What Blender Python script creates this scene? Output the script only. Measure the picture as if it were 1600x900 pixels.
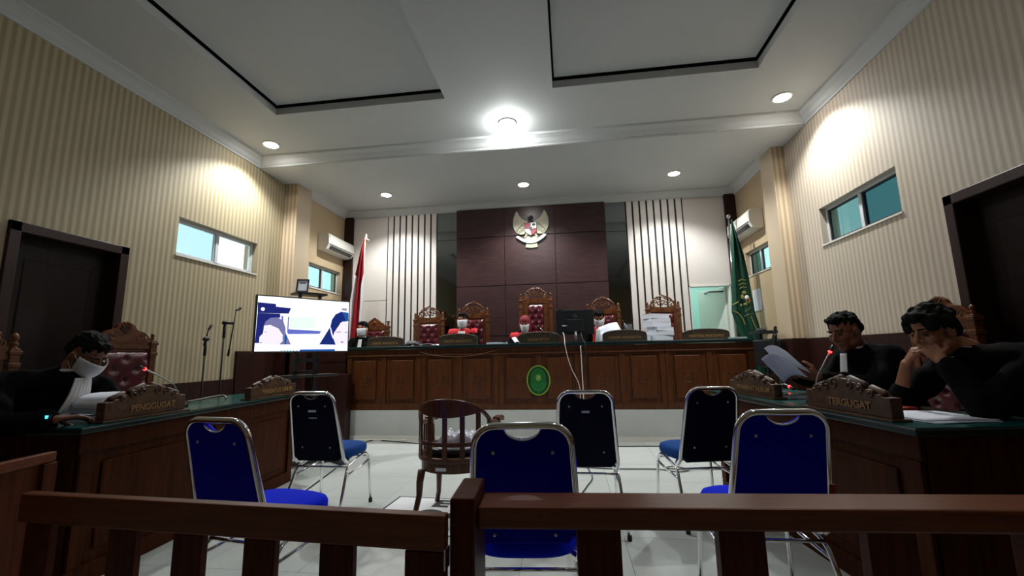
import bpy, bmesh, math, random
from mathutils import Vector, Matrix, Euler, noise
random.seed(7)
PI = math.pi
for o in list(bpy.data.objects): bpy.data.objects.remove(o, do_unlink=True)
sc = bpy.context.scene
COL = sc.collection

# ------------------------------------------------------------------ camera
def camera():
    cam = bpy.data.cameras.new('camera'); o = bpy.data.objects.new('camera', cam); COL.objects.link(o)
    p, y, r = 0.1535, 0.1279, -0.0197
    fwd = Vector((-math.sin(y)*math.cos(p), math.cos(y)*math.cos(p), math.sin(p)))
    right = Vector((math.cos(y), math.sin(y), 0)); up = right.cross(fwd)
    R = math.cos(r)*right + math.sin(r)*up; U = -math.sin(r)*right + math.cos(r)*up
    m = Matrix((R, U, -fwd)).transposed().to_4x4(); m.translation = (0, 0, 1.144)
    o.matrix_world = m
    cam.sensor_width = 36; cam.lens = 667.27/1600*36; cam.clip_start = 0.02
    sc.camera = o
camera()

# ------------------------------------------------------------------ world, exposure
sc.view_settings.view_transform = 'Standard'
sc.view_settings.look = 'None'
sc.view_settings.gamma = 1
sc.view_settings.exposure = 0.95
W = bpy.data.worlds.new('daylight'); sc.world = W; W.use_nodes = True
W.node_tree.nodes['Background'].inputs[0].default_value = (0.80, 0.95, 1.0, 1)
W.node_tree.nodes['Background'].inputs[1].default_value = 1.1

SPOT_W = 95
def lamp(name, kind, loc, power, color=(1, .98, .95), parent=None, **kw):
    l = bpy.data.lights.new(name, kind); l.energy = power; l.color = color
    for k, v in kw.items(): setattr(l, k, v)
    o = bpy.data.objects.new(name, l); COL.objects.link(o); o.location = loc
    if parent: o.parent = parent
    return o

# ------------------------------------------------------------------ materials
def lin(r, g, b): return tuple((v/255)**2.2 for v in (r, g, b))
MATS = {}
def mat(name, col, rough=.5, metal=0, spec=.5, col2=None, kind=None, scale=1.0, bump=0, emit=0, coat=0, sheen=0):
    if name in MATS: return MATS[name]
    m = bpy.data.materials.new(name); m.use_nodes = True; nt = m.node_tree; b = nt.nodes['Principled BSDF']
    b.inputs['Base Color'].default_value = (*col, 1); b.inputs['Roughness'].default_value = rough
    b.inputs['Metallic'].default_value = metal; b.inputs['Specular IOR Level'].default_value = spec
    if coat: b.inputs['Coat Weight'].default_value = coat; b.inputs['Coat Roughness'].default_value = .15
    if sheen: b.inputs['Sheen Weight'].default_value = sheen
    if emit:
        b.inputs['Emission Color'].default_value = (*col, 1); b.inputs['Emission Strength'].default_value = emit
    if kind:
        tc = nt.nodes.new('ShaderNodeTexCoord'); mp = nt.nodes.new('ShaderNodeMapping')
        nt.links.new(tc.outputs['Object'], mp.inputs['Vector'])
        cr = nt.nodes.new('ShaderNodeValToRGB')
        c2 = col2 or tuple(c*.6 for c in col)
        cr.color_ramp.elements[0].color = (*c2, 1); cr.color_ramp.elements[1].color = (*col, 1)
        if kind in ('wood', 'woodh', 'woody'):
            t = nt.nodes.new('ShaderNodeTexNoise'); t.inputs['Scale'].default_value = 6*scale; t.inputs['Detail'].default_value = 6
            t.inputs['Distortion'].default_value = .6
            mp.inputs['Scale'].default_value = {'wood': (7, 7, .6), 'woodh': (.6, 7, 9), 'woody': (7, .6, 7)}[kind]
            cr.color_ramp.elements[0].position = .32; cr.color_ramp.elements[1].position = .68
            out = t.outputs['Fac']
        elif kind == 'noise':
            t = nt.nodes.new('ShaderNodeTexNoise'); t.inputs['Scale'].default_value = 4*scale; t.inputs['Detail'].default_value = 8
            cr.color_ramp.elements[0].position = .35; cr.color_ramp.elements[1].position = .65
            out = t.outputs['Fac']
        elif kind in ('stripey', 'stripex'):
            t = nt.nodes.new('ShaderNodeTexWave'); t.wave_type = 'BANDS'; t.bands_direction = 'Y' if kind == 'stripey' else 'X'
            t.inputs['Scale'].default_value = .314/scale; t.inputs['Distortion'].default_value = 0
            cr.color_ramp.elements[0].position = .25; cr.color_ramp.elements[1].position = .75
            out = t.outputs['Fac']
        nt.links.new(mp.outputs['Vector'], t.inputs['Vector'])
        nt.links.new(out, cr.inputs['Fac']); nt.links.new(cr.outputs['Color'], b.inputs['Base Color'])
        if bump:
            bp = nt.nodes.new('ShaderNodeBump'); bp.inputs['Strength'].default_value = bump; bp.inputs['Distance'].default_value = .004
            nt.links.new(out, bp.inputs['Height']); nt.links.new(bp.outputs['Normal'], b.inputs['Normal'])
    MATS[name] = m
    return m
def glass(name, tint):
    m = bpy.data.materials.new(name); m.use_nodes = True; nt = m.node_tree; nt.nodes.clear()
    o = nt.nodes.new('ShaderNodeOutputMaterial'); mx = nt.nodes.new('ShaderNodeMixShader'); fr = nt.nodes.new('ShaderNodeMath'); lw_ = nt.nodes.new('ShaderNodeLayerWeight')
    t = nt.nodes.new('ShaderNodeBsdfTransparent'); g = nt.nodes.new('ShaderNodeBsdfGlossy')
    t.inputs[0].default_value = (*tint, 1); g.inputs['Roughness'].default_value = .02; fr.operation = 'MULTIPLY'; fr.inputs[1].default_value = .22; lw_.inputs['Blend'].default_value = .3; nt.links.new(lw_.outputs['Facing'], fr.inputs[0])
    nt.links.new(fr.outputs[0], mx.inputs[0]); nt.links.new(t.outputs[0], mx.inputs[1]); nt.links.new(g.outputs[0], mx.inputs[2])
    nt.links.new(mx.outputs[0], o.inputs[0]); MATS[name] = m
    return m

CEIL = mat('ceiling_paint', lin(196, 198, 198), .75)
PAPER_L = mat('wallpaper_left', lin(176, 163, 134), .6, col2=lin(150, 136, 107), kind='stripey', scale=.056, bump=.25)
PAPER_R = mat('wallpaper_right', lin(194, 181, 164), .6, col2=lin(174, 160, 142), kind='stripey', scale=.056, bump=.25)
PAPER_X = mat('wallpaper_end', lin(196, 176, 148), .6, col2=lin(166, 145, 119), kind='stripex', scale=.056, bump=.25)
PLAIN = mat('plain_wall', lin(190, 168, 136), .7, col2=lin(184, 161, 129), kind='noise', scale=.5)
WHITEP = mat('white_panel', lin(222, 214, 208), .45)
BLACK = mat('black_gap', (.006, .006, .006), .6)
LAMI = mat('dark_laminate', lin(72, 50, 50), .35, col2=lin(52, 36, 37), kind='woodh', scale=1.6, bump=.1)
DADO = mat('dado_wood', lin(52, 28, 23), .42, spec=.35, col2=lin(38, 20, 17), kind='wood', scale=1)
DOORM = mat('door_wood', lin(34, 20, 16), .5, spec=.25, col2=lin(25, 15, 12), kind='wood', scale=1)
WOOD = mat('bench_wood', lin(90, 51, 25), .38, spec=.35, col2=lin(67, 37, 18), kind='wood', scale=1.2, bump=.08)
WOODL = mat('desk_wood', lin(72, 37, 16), .5, spec=.08, col2=lin(50, 25, 10), kind='wood', scale=1)
RAILM = mat('rail_wood', lin(112, 58, 28), .3, spec=.35, col2=lin(94, 46, 21), kind='woodh', scale=1)
RAILV = mat('rail_wood_upright', lin(84, 40, 16), .4, spec=.12, col2=lin(64, 29, 11), kind='wood', scale=1)  # darker than the rails: shade on the upright fronts is put into the colour
CHAIRW = mat('armchair_wood', lin(98, 58, 36), .3, col2=lin(66, 38, 24), kind='wood', scale=1)
CARVE = mat('carved_teak', lin(116, 68, 34), .36, col2=lin(78, 43, 20), kind='noise', scale=6, bump=.3)
CARVED = mat('plate_wood', lin(92, 62, 38), .45, col2=lin(62, 40, 24), kind='noise', scale=7, bump=.3)
PLATEG = mat('bench_plate_wood', lin(70, 54, 40), .5, col2=lin(46, 36, 27), kind='noise', scale=12, bump=.5)
GOLD = mat('gold_letters', lin(150, 116, 72), .5, metal=.2)
LEATHER = mat('burgundy_leather', lin(92, 30, 40), .3, col2=lin(72, 22, 31), kind='noise', scale=3, coat=.2)
GREENT = mat('green_desktop', lin(6, 76, 74), .22, spec=.6)
GREEND = mat('green_desktop_edge', lin(5, 34, 33), .3)
TILE = mat('floor_tile', lin(205, 210, 206), .13, col2=lin(196, 202, 199), kind='noise', scale=.4)
GROUT = mat('grout', lin(165, 168, 165), .8)
RISER = mat('platform_tile', lin(196, 198, 194), .4, col2=lin(186, 188, 185), kind='noise', scale=.5)
CHROME = mat('chrome', (.82, .82, .84), .12, metal=1)
STEEL = mat('steel', (.5, .5, .52), .3, metal=1)
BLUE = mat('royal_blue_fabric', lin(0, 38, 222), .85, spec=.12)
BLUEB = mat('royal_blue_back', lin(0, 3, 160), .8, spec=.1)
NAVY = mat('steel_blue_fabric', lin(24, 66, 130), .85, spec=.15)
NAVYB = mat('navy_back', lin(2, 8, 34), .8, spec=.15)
RUBBER = mat('black_rubber', (.01, .01, .01), .7)
BPLAST = mat('black_plastic', (.014, .015, .018), .35)
ROBE = mat('black_robe', (.0035, .0035, .004), .95, spec=.12, col2=(.002, .002, .0022), kind='noise', scale=5)
REDR = mat('red_robe', lin(214, 34, 40), .7)
WHITEC = mat('white_cloth', lin(225, 226, 228), .8)
MASKM = mat('mask_white', lin(226, 228, 232), .75)
PAPER = mat('paper', lin(226, 230, 242), .7)
PAPERB = mat('paper_bluish', lin(190, 200, 220), .7)  # slightly darker, bluer paper tone
SKIN = mat('skin_tan', lin(150, 100, 72), .5)
SKIND = mat('skin_brown', lin(122, 76, 54), .45)
SKINM = mat('skin_medium', lin(176, 124, 98), .5)
HAIR = mat('black_hair', (.004, .0035, .0035), .75, spec=.15)
EYE = mat('eye_dark', (.01, .008, .007), .2)
MAROON = mat('maroon_scarf', lin(128, 26, 40), .75)
WHITE = mat('white_plastic', lin(226, 224, 216), .35)
FRAMEW = mat('window_frame', lin(206, 208, 210), .4)
TEAL = mat('teal_wall', lin(158, 200, 190), .7)
RED = mat('flag_red', lin(156, 18, 34), .7)
FGREEN = mat('flag_green', lin(8, 68, 52), .7)
FGOLD = mat('flag_gold', lin(136, 132, 66), .6)
CREAM = mat('emblem_cream', lin(168, 164, 142), .5)
EMRED = mat('emblem_red', lin(124, 20, 26), .5)
EMDARK = mat('emblem_dark', lin(48, 46, 52), .5)
LIME = mat('seal_lime', lin(118, 160, 44), .5)
SGREEN = mat('seal_green', lin(8, 92, 34), .5)
SDARK = mat('seal_dark', lin(6, 44, 20), .5)
SMID = mat('seal_mid', lin(50, 138, 70), .5)
MIRROR = mat('dark_mirror', (.30, .32, .32), .06, metal=1)
LAMPE = mat('lamp_lens', (1, .98, .95), .4, emit=38)
LEDR = mat('red_led', (1, .03, .03), .4, emit=4)
GLASS_L = glass('glass_clear', (.93, .96, .97)); GLASS_L2 = glass('glass_pale', (.62, .72, .74))
GLASS_R = glass('glass_dark_teal', (.17, .29, .30)); GLASS_R2 = glass('glass_teal', (.32, .45, .44))
GLASS_B = glass('glass_back', (.60, .76, .74))

# ------------------------------------------------------------------ mesh helpers
class MB:
    def __init__(s): s.bm = bmesh.new(); s.mi = 0; s.M = None
    def v(s, p):
        p = Vector(p)
        return s.bm.verts.new(s.M @ p if s.M is not None else p)
    def f(s, vs):
        try:
            f = s.bm.faces.new(vs); f.material_index = s.mi; return f
        except ValueError: return None
    def poly(s, pts): return s.f([s.v(p) for p in pts])
    def box(s, x0, x1, y0, y1, z0, z1):
        v = [s.v((x, y, z)) for z in (z0, z1) for y in (y0, y1) for x in (x0, x1)]
        for q in ((0, 2, 3, 1), (4, 5, 7, 6), (0, 1, 5, 4), (2, 6, 7, 3), (0, 4, 6, 2), (1, 3, 7, 5)): s.f([v[i] for i in q])
        return s
    def cbox(s, c, d, rot=None):
        old = s.M; m = Matrix.Translation(Vector(c)) @ (Euler(rot).to_matrix().to_4x4() if rot else Matrix())
        s.M = (old @ m) if old is not None else m
        s.box(-d[0]/2, d[0]/2, -d[1]/2, d[1]/2, -d[2]/2, d[2]/2); s.M = old
        return s
    def tube(s, pts, r, seg=8, closed=False, cap=True, flat=1.0):
        pts = [Vector(p) for p in pts]; n = len(pts)
        rs = r if isinstance(r, (list, tuple)) else [r]*n
        rings = []; ref = None
        for i, p in enumerate(pts):
            if closed: t = pts[(i+1) % n]-pts[i-1]
            else: t = pts[min(i+1, n-1)]-pts[max(i-1, 0)]
            if t.length < 1e-9: t = Vector((0, 0, 1))
            t.normalize()
            if ref is None:
                ref = Vector((0, 0, 1)) if abs(t.z) < .9 else Vector((0, 1, 0))
            a = (ref - t*ref.dot(t))
            if a.length < 1e-6: a = t.orthogonal()
            a.normalize(); b = t.cross(a); ref = a
            rings.append([s.v(p+(a*math.cos(2*PI*k/seg)+b*math.sin(2*PI*k/seg)*flat)*rs[i]) for k in range(seg)])
        m = n if closed else n-1
        for i in range(m):
            A, B = rings[i], rings[(i+1) % n]
            for k in range(seg): s.f([A[k], A[(k+1) % seg], B[(k+1) % seg], B[k]])
        if cap and not closed:
            s.f(rings[0][::-1]); s.f(rings[-1])
        return s
    def rc(s, p1, r1, p2, r2, seg=12):
        p1, p2 = Vector(p1), Vector(p2); d = p2-p1
        if d.length < 1e-6: return s.ell(p1, (r1, r1, r1))
        d.normalize(); P = []; R = []
        for a in (85, 60, 35, 12): P.append(p1-d*r1*math.sin(math.radians(a))); R.append(r1*math.cos(math.radians(a)))
        for a in (12, 35, 60, 85): P.append(p2+d*r2*math.sin(math.radians(a))); R.append(r2*math.cos(math.radians(a)))
        return s.tube(P, R, seg)
    def chain(s, pts, rs, seg=12):
        for i in range(len(pts)-1): s.rc(pts[i], rs[i], pts[i+1], rs[i+1], seg)
        return s
    def ell(s, c, r, rot=None, seg=12, rings=8):
        m = Matrix.Translation(Vector(c)) @ (rot.to_4x4() if rot is not None else Matrix())
        old = s.M; s.M = (old @ m) if old is not None else m
        top = s.v((0, 0, r[2])); bot = s.v((0, 0, -r[2])); R = []
        for i in range(1, rings):
            a = PI*i/rings
            R.append([s.v((r[0]*math.sin(a)*math.cos(2*PI*k/seg), r[1]*math.sin(a)*math.sin(2*PI*k/seg), r[2]*math.cos(a))) for k in range(seg)])
        for k in range(seg):
            s.f([top, R[0][k], R[0][(k+1) % seg]]); s.f([bot, R[-1][(k+1) % seg], R[-1][k]])
            for i in range(rings-2): s.f([R[i][k], R[i+1][k], R[i+1][(k+1) % seg], R[i][(k+1) % seg]])
        s.M = old
        return s
    def lathe(s, c, prof, seg=14):
        c = Vector(c)
        rings = [[s.v(c+Vector((r*math.cos(2*PI*k/seg), r*math.sin(2*PI*k/seg), z))) for k in range(seg)] for r, z in prof]
        for i in range(len(rings)-1):
            for k in range(seg): s.f([rings[i][k], rings[i][(k+1) % seg], rings[i+1][(k+1) % seg], rings[i+1][k]])
        s.f(rings[0][::-1]); s.f(rings[-1])
        return s
    def prism(s, out, y0, y1, plane='xz'):
        if plane == 'xz': g = lambda a, b, d: (a, d, b)
        elif plane == 'xy': g = lambda a, b, d: (a, b, d)
        else: g = lambda a, b, d: (d, a, b)
        A = [s.v(g(a, b, y0)) for a, b in out]; B = [s.v(g(a, b, y1)) for a, b in out]; n = len(out)
        s.f(A); s.f(B[::-1])
        for i in range(n): s.f([A[i], B[i], B[(i+1) % n], A[(i+1) % n]])
        return s
    def grid(s, fn, nu, nv):
        V = [[s.v(fn(i/nu, j/nv)) for i in range(nu+1)] for j in range(nv+1)]
        for j in range(nv):
            for i in range(nu): s.f([V[j][i], V[j][i+1], V[j+1][i+1], V[j+1][i]])
        return V
    def build(s, name, mats, parent=None, smooth=False, bevel=0, loc=None, recalc=True, solid=0):
        if recalc: bmesh.ops.recalc_face_normals(s.bm, faces=s.bm.faces)
        me = bpy.data.meshes.new(name); s.bm.to_mesh(me); s.bm.free()
        for m in (mats if isinstance(mats, (list, tuple)) else [mats]): me.materials.append(m)
        if smooth:
            for p in me.polygons: p.use_smooth = True
        o = bpy.data.objects.new(name, me); COL.objects.link(o)
        if parent: o.parent = parent
        if loc: o.location = loc
        if solid:
            md = o.modifiers.new('thickness', 'SOLIDIFY'); md.thickness = solid; md.offset = 0
        if bevel:
            md = o.modifiers.new('bevel', 'BEVEL'); md.width = bevel; md.segments = 2; md.limit_method = 'ANGLE'
        return o
def thing(name, label, cat, loc=(0, 0, 0), rz=0, group=None):
    o = bpy.data.objects.new(name, None); COL.objects.link(o); o.location = loc; o.rotation_euler = (0, 0, rz)
    o.empty_display_size = .1; o['label'] = label; o['category'] = cat
    if group: o['group'] = group
    return o
def tag(o, label, cat, group=None):
    o['label'] = label; o['category'] = cat
    if group: o['group'] = group
    return o
def struct(o): o['kind'] = 'structure'; return o
def dup(root, loc, rz, label, group=None):
    def rec(o, par):
        c = o.copy(); COL.objects.link(c)
        if par: c.parent = par
        for ch in o.children: rec(ch, c)
        return c
    r = rec(root, None); r.location = loc; r.rotation_euler = (0, 0, rz); r['label'] = label
    if group: r['group'] = group
    return r
def baked(mb, name, mats, voxel, parent=None, smooth=4, disp=0, dscale=10, zoff=0):
    o = mb.build(name, mats, parent)
    md = o.modifiers.new('r', 'REMESH'); md.mode = 'VOXEL'; md.voxel_size = voxel
    sm = o.modifiers.new('s', 'SMOOTH'); sm.factor = .5; sm.iterations = smooth
    dg = bpy.context.evaluated_depsgraph_get(); me = bpy.data.meshes.new_from_object(o.evaluated_get(dg))
    o.modifiers.clear(); old = o.data; o.data = me; bpy.data.meshes.remove(old); me.name = name
    if not me.materials:
        me.materials.append(mats)
    for p in me.polygons: p.use_smooth = True
    if disp:
        ns = [v.normal.copy() for v in me.vertices]
        for v, n in zip(me.vertices, ns):
            q = Vector((v.co.x*dscale, v.co.y*dscale, v.co.z*dscale*.45))
            v.co += n*disp*noise.noise(q)
    return o
def letters(text, size, mat_, parent, M, depth=.004, name='lettering', width=None, bold=.0):
    c = bpy.data.curves.new(name, 'FONT'); c.body = text; c.size = size; c.extrude = depth; c.align_x = 'CENTER'; c.align_y = 'CENTER'; c.offset = bold
    t = bpy.data.objects.new(name, c); COL.objects.link(t)
    dg = bpy.context.evaluated_depsgraph_get(); dg.update()
    me = bpy.data.meshes.new_from_object(t.evaluated_get(dg)); bpy.data.objects.remove(t, do_unlink=True)
    xs = [v.co.x for v in me.vertices]; w = max(xs)-min(xs)
    k = (width/w) if width else 1
    me.transform(M @ Matrix.Diagonal((k, 1, 1, 1))); me.materials.clear(); me.materials.append(mat_)
    for p in me.polygons: p.material_index = 0
    o = bpy.data.objects.new(name, me); COL.objects.link(o); o.parent = parent
    return o
def spiral(cx, cz, r, a0, turns, sgn, y=0, n=22, k=.75):
    return [(cx+r*(1-k*i/n)*math.cos(a0+sgn*2*PI*turns*i/n), y, cz+r*(1-k*i/n)*math.sin(a0+sgn*2*PI*turns*i/n)) for i in range(n+1)]

# ================================================================== STRUCTURE
XL, XR, YB, YBENCH, YS = -3.91, 2.706, 7.225, 5.955, 4.81
XL2, XR2, YP0, YP1 = -4.025, 2.821, 5.33, 5.65
Y0 = -3.2; ZC = 3.73; ZB = 3.60; ZC2 = 3.80; ZP = .394
# floor with tiles
fl = struct(MB().box(XL-.2, XR+.2, Y0-.2, YB+2, -.12, -.006).build('floor', GROUT))
tm = None
ty = 5.94
j = 0
while ty > .3:
    for i in range(11):
        x0 = XL+.008+i*.6; x1 = min(x0+.6, XR)
        if x1-x0 < .05: continue
        if abs(x1-x0-.6) < 1e-6:
            if tm is None:
                o = MB().box(0, .5975, -.5975, 0, -.006, 0).build('tile', TILE, fl); tm = o.data
            else:
                o = bpy.data.objects.new('tile', tm); COL.objects.link(o); o.parent = fl
            o.location = (x0, ty, 0)
        else:
            MB().box(0, x1-x0-.002, -.5975, 0, -.006, 0).build('tile', TILE, fl, loc=(x0, ty, 0))
    ty -= .6
struct(MB().box(XL, XR, Y0, ty, -.006, 0).build('floor_rear', TILE))
# platform
pl = MB(); pl.box(XL2, XR2, YBENCH-.03, YB, 0.002, ZP)
struct(pl.build('platform', RISER))
struct(MB().box(XL, XR, YBENCH-.045, YBENCH-.03, 0.001, .05).build('trim_platform_foot', WHITE))
# walls with openings
def wall(name, axis, pos, th, a0, a1, z0, z1, holes, m):
    """axis 'x': wall at x=pos, spans y a0..a1; thickness th (signed, away from the room)"""
    mb = MB(); ys = sorted({a0, a1, *[h[0] for h in holes], *[h[1] for h in holes]})
    for i in range(len(ys)-1):
        A, B = ys[i], ys[i+1]; mid = (A+B)/2; zs = [(z0, z1)]
        for h in holes:
            if h[0] < mid < h[1]:
                nz = []
                for q in zs:
                    if h[2] > q[0]: nz.append((q[0], min(h[2], q[1])))
                    if h[3] < q[1]: nz.append((max(h[3], q[0]), q[1]))
                zs = nz
        for q in zs:
            p0, p1 = sorted((pos, pos+th))
            if axis == 'x': mb.box(p0, p1, A, B, *q)
            else: mb.box(A, B, p0, p1, *q)
    return struct(mb.build(name, m))
WINL = (3.745, 4.868, 2.213, 2.608); WINR = (3.690, 4.773, 2.217, 2.608)
WBL = (6.15, 7.10, 2.26, 2.655); WBR = (6.23, 7.01, 2.262, 2.64)
DL = (2.475, 3.23, 0, 2.115); DR = (2.40, 3.25, 0, 2.145)
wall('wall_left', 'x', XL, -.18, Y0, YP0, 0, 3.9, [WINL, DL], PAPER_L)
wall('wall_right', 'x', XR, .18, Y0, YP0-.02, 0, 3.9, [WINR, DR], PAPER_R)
wall('wall_left_recess', 'x', XL2, -.18, YP1, YB+.1, 0, 3.95, [WBL], PLAIN)
wall('wall_right_recess', 'x', XR2, .18, YP1, YB+.1, 0, 3.95, [WBR], PLAIN)
struct(MB().box(XL-.2, -3.715, YP0, YP1, 0, 3.9).build('wall_left_pilaster', [PAPER_X]))
struct(MB().box(2.555, XR+.2, YP0-.02, YP1-.02, 0, 3.9).build('wall_right_pilaster', [PAPER_X]))
wall('wall_back', 'y', YB, .12, XL2-.2, XR2+.2, 0, 3.95, [(1.99, 2.625, ZP, 2.177)], WHITEP)
wall('wall_front', 'y', Y0, -.15, XL-.2, XR+.2, 0, 3.95, [], PLAIN)
# ceilings
cm = MB()
TR = [(-3.03, -1.14), (-.07, 1.86)]; TY0, TY1 = -1.2, 3.90
def ceil_rects(mb, z0, z1):
    mb.box(XL-.1, XR+.1, TY1, YS, z0, z1); mb.box(XL-.1, XR+.1, Y0-.1, TY0, z0, z1)
    for a, b in ((XL-.1, TR[0][0]), (TR[0][1], TR[1][0]), (TR[1][1], XR+.1)): mb.box(a, b, TY0, TY1, z0, z1)
ceil_rects(cm, ZC, ZC+.075)
struct(cm.build('ceiling', CEIL))
cav = MB(); cav.box(XL-.2, XR+.2, Y0-.2, YS+.1, ZC+.26, ZC+.34)
ceilcav = cav
for a, b in TR:
    g = .07
    for bx in ((a-.12, a-.1, TY0-.12, TY1+.12), (b+.1, b+.12, TY0-.12, TY1+.12), (a-.12, b+.12, TY0-.12, TY0-.1), (a-.12, b+.12, TY1+.1, TY1+.12)):
        cav.box(*bx, ZC+.075, ZC+.26)
struct(cav.build('ceiling_cavity', BLACK))  # black colour stands in for the shade inside the tray gaps
for k, (a, b) in enumerate(TR):
    struct(MB().box(a+.03, b-.03, TY0+.03, TY1-.03, ZC+.10, ZC+.13).build('ceiling_tray_panel', CEIL))
    t = MB()
    t.box(a-.0, a+.012, TY0, TY1, ZC-.0, ZC+.075); t.box(b-.012, b, TY0, TY1, ZC, ZC+.075)
    t.box(a, b, TY0, TY0+.012, ZC, ZC+.075); t.box(a, b, TY1-.012, TY1, ZC, ZC+.075)
    struct(t.build('trim_%d' % (k+1), CEIL))
struct(MB().box(XL-.1, XR+.1, YS, YP1, ZB, ZC+.26).build('ceiling_beam', CEIL))
struct(MB().box(XL2-.2, XR2+.2, YP1, YB+.1, ZC2, ZC2+.1).build('ceiling_back', CEIL))
# crown mouldings (profile swept along the walls)
def crown(name, p0, p1, inward, zc, h=.125, d=.11):
    p0, p1, n = Vector(p0), Vector(p1), Vector(inward)
    prof = [(0, 0), (.012, 0), (.014, .02), (.03, .035), (.055, .07), (.09, .095), (.105, .1), (.11, .125), (0, .125)]
    mb = MB(); A = []; B = []
    for q, z in prof:
        off = n*(q/.11*d); zz = zc-h+z/.125*h
        A.append(mb.v((p0.x+off.x, p0.y+off.y, zz))); B.append(mb.v((p1.x+off.x, p1.y+off.y, zz)))
    for i in range(len(A)-1): mb.f([A[i], B[i], B[i+1], A[i+1]])
    mb.f(A); mb.f(B[::-1])
    return struct(mb.build(name, CEIL))
crown('trim_crown_left', (XL, Y0, 0), (XL, YS, 0), (1, 0, 0), ZC)
crown('trim_crown_right', (XR, Y0, 0), (XR, YS, 0), (-1, 0, 0), ZC)
crown('trim_crown_beam', (XL, YS, 0), (XR, YS, 0), (0, -1, 0), ZC)
crown('trim_crown_recess_left', (XL2, YP1, 0), (XL2, YB, 0), (1, 0, 0), ZC2)
crown('trim_crown_recess_right', (XR2, YP1, 0), (XR2, YB, 0), (-1, 0, 0), ZC2)
crown('trim_crown_back', (XL2, YB-.03, 0), (XR2, YB-.03, 0), (0, -1, 0), ZC2, h=.12)
# dados
d = MB(); d.box(XL, XL+.02, Y0, DL[0]-.06, 0, .92); d.box(XL, XL+.02, DL[1]+.06, 4.63, 0, .92); d.box(XL, XL+.035, 4.63, YP0, 0, 1.24)
struct(d.build('wall_left_dado', DADO))
d = MB(); d.box(XR-.02, XR, Y0, DR[0]-.06, 0, .92); d.box(XR-.02, XR, DR[1]+.06, YP0-.02, 0, 1.255)
struct(d.build('wall_right_dado', DADO))
d = MB(); d.box(XL2, XL2+.02, YP1, YB, ZP, 1.27); d.box(-3.73, -3.69, YP0-.03, YP1, ZP, 1.25); d.box(XL, -3.69, YP0-.03, YP0, 0, 1.25)
struct(d.build('wall_left_recess_dado', DADO))
d = MB(); d.box(XR2-.02, XR2, YP1-.02, YB, ZP, 1.285); d.box(2.53, XR-.02, YP0-.045, YP0-.02, 0, 1.26); d.box(2.53, 2.555, YP0-.02, YP1-.02, 0, 1.26)
struct(d.build('wall_right_recess_dado', DADO))
# doors (closed, deep in their frames)
def door(n, x, y0, y1, zt, sgn):
    fr = MB(); t = .07
    xa, xb = sorted((x+sgn*.025, x-sgn*.16))
    fr.box(xa, xb, y0-.04, y0+.03, 0, zt+.045); fr.box(xa, xb, y1-.03, y1+.045, 0, zt+.045); fr.box(xa, xb, y0-.04, y1+.045, zt-.03, zt+.045)
    f = struct(fr.build('door_%d' % n, DADO, bevel=.006))
    xa, xb = sorted((x-sgn*.11, x-sgn*.15))
    leaf = MB().box(xa, xb, y0+.03, y1-.03, 0.005, zt-.03).build('leaf', DOORM, f)
    for z0, z1 in ((.18, .95), (1.08, zt-.2)):
        MB().box(*sorted((x-sgn*.105, x-sgn*.12)), y0+.15, y1-.15, z0, z1).build('panel', DOORM, f, bevel=.006)
    MB().tube([(x-sgn*.11, y1-.1, 1.02), (x-sgn*.06, y1-.1, 1.02), (x-sgn*.06, y1-.21, 1.02)], .009).build('door_handle', STEEL, f)
door(1, XL, DL[0], DL[1], DL[3], 1); door(2, XR, DR[0], DR[1], DR[3], -1)
# windows
def window(n, x, h, sgn, g1, g2, split=.5, depth=.06):
    y0, y1, z0, z1 = h; t = .03
    xa, xb = sorted((x-sgn*depth, x-sgn*(depth+.04)))
    fr = MB(); fr.box(xa, xb, y0, y0+t, z0, z1); fr.box(xa, xb, y1-t, y1, z0, z1); fr.box(xa, xb, y0+t, y1-t, z0, z0+t); fr.box(xa, xb, y0+t, y1-t, z1-t, z1)
    f = struct(fr.build('window_%d' % n, FRAMEW))
    ym = y0+(y1-y0)*split; xm = (xa+xb)/2
    MB().box(xa-.004, xb+.004, ym-.02, ym+.02, z0+t, z1-t).build('mullion', FRAMEW, f)
    for a, b, g in ((y0+t, ym-.02, g1), (ym+.02, y1-t, g2)):
        s = MB(); s.box(xm-.012, xm+.012, a, a+.012, z0+t, z1-t); s.box(xm-.012, xm+.012, b-.012, b, z0+t, z1-t)
        s.box(xm-.012, xm+.012, a, b, z0+t, z0+t+.012); s.box(xm-.012, xm+.012, a, b, z1-t-.012, z1-t)
        sash = s.build('sash', EMDARK if g in (GLASS_R, GLASS_R2, GLASS_B) else FRAMEW, f)
        MB().box(xm-.003, xm+.003, a+.012, b-.012, z0+t+.012, z1-t-.012).build('pane', g, sash)
    si = MB(); q0, q1 = sorted((x+sgn*.012, x-sgn*depth)); si.box(q0, q1, y0-.01, y1+.01, z0-.014, z0)
    si.build('sill', WHITE, f)
    return f
window(1, XL, WINL, 1, GLASS_L2, GLASS_L)
window(2, XR, WINR, -1, GLASS_R, GLASS_R2)
window(3, XL2, WBL, 1, GLASS_B, GLASS_B)
window(4, XR2, WBR, -1, GLASS_B, GLASS_R2)
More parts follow.
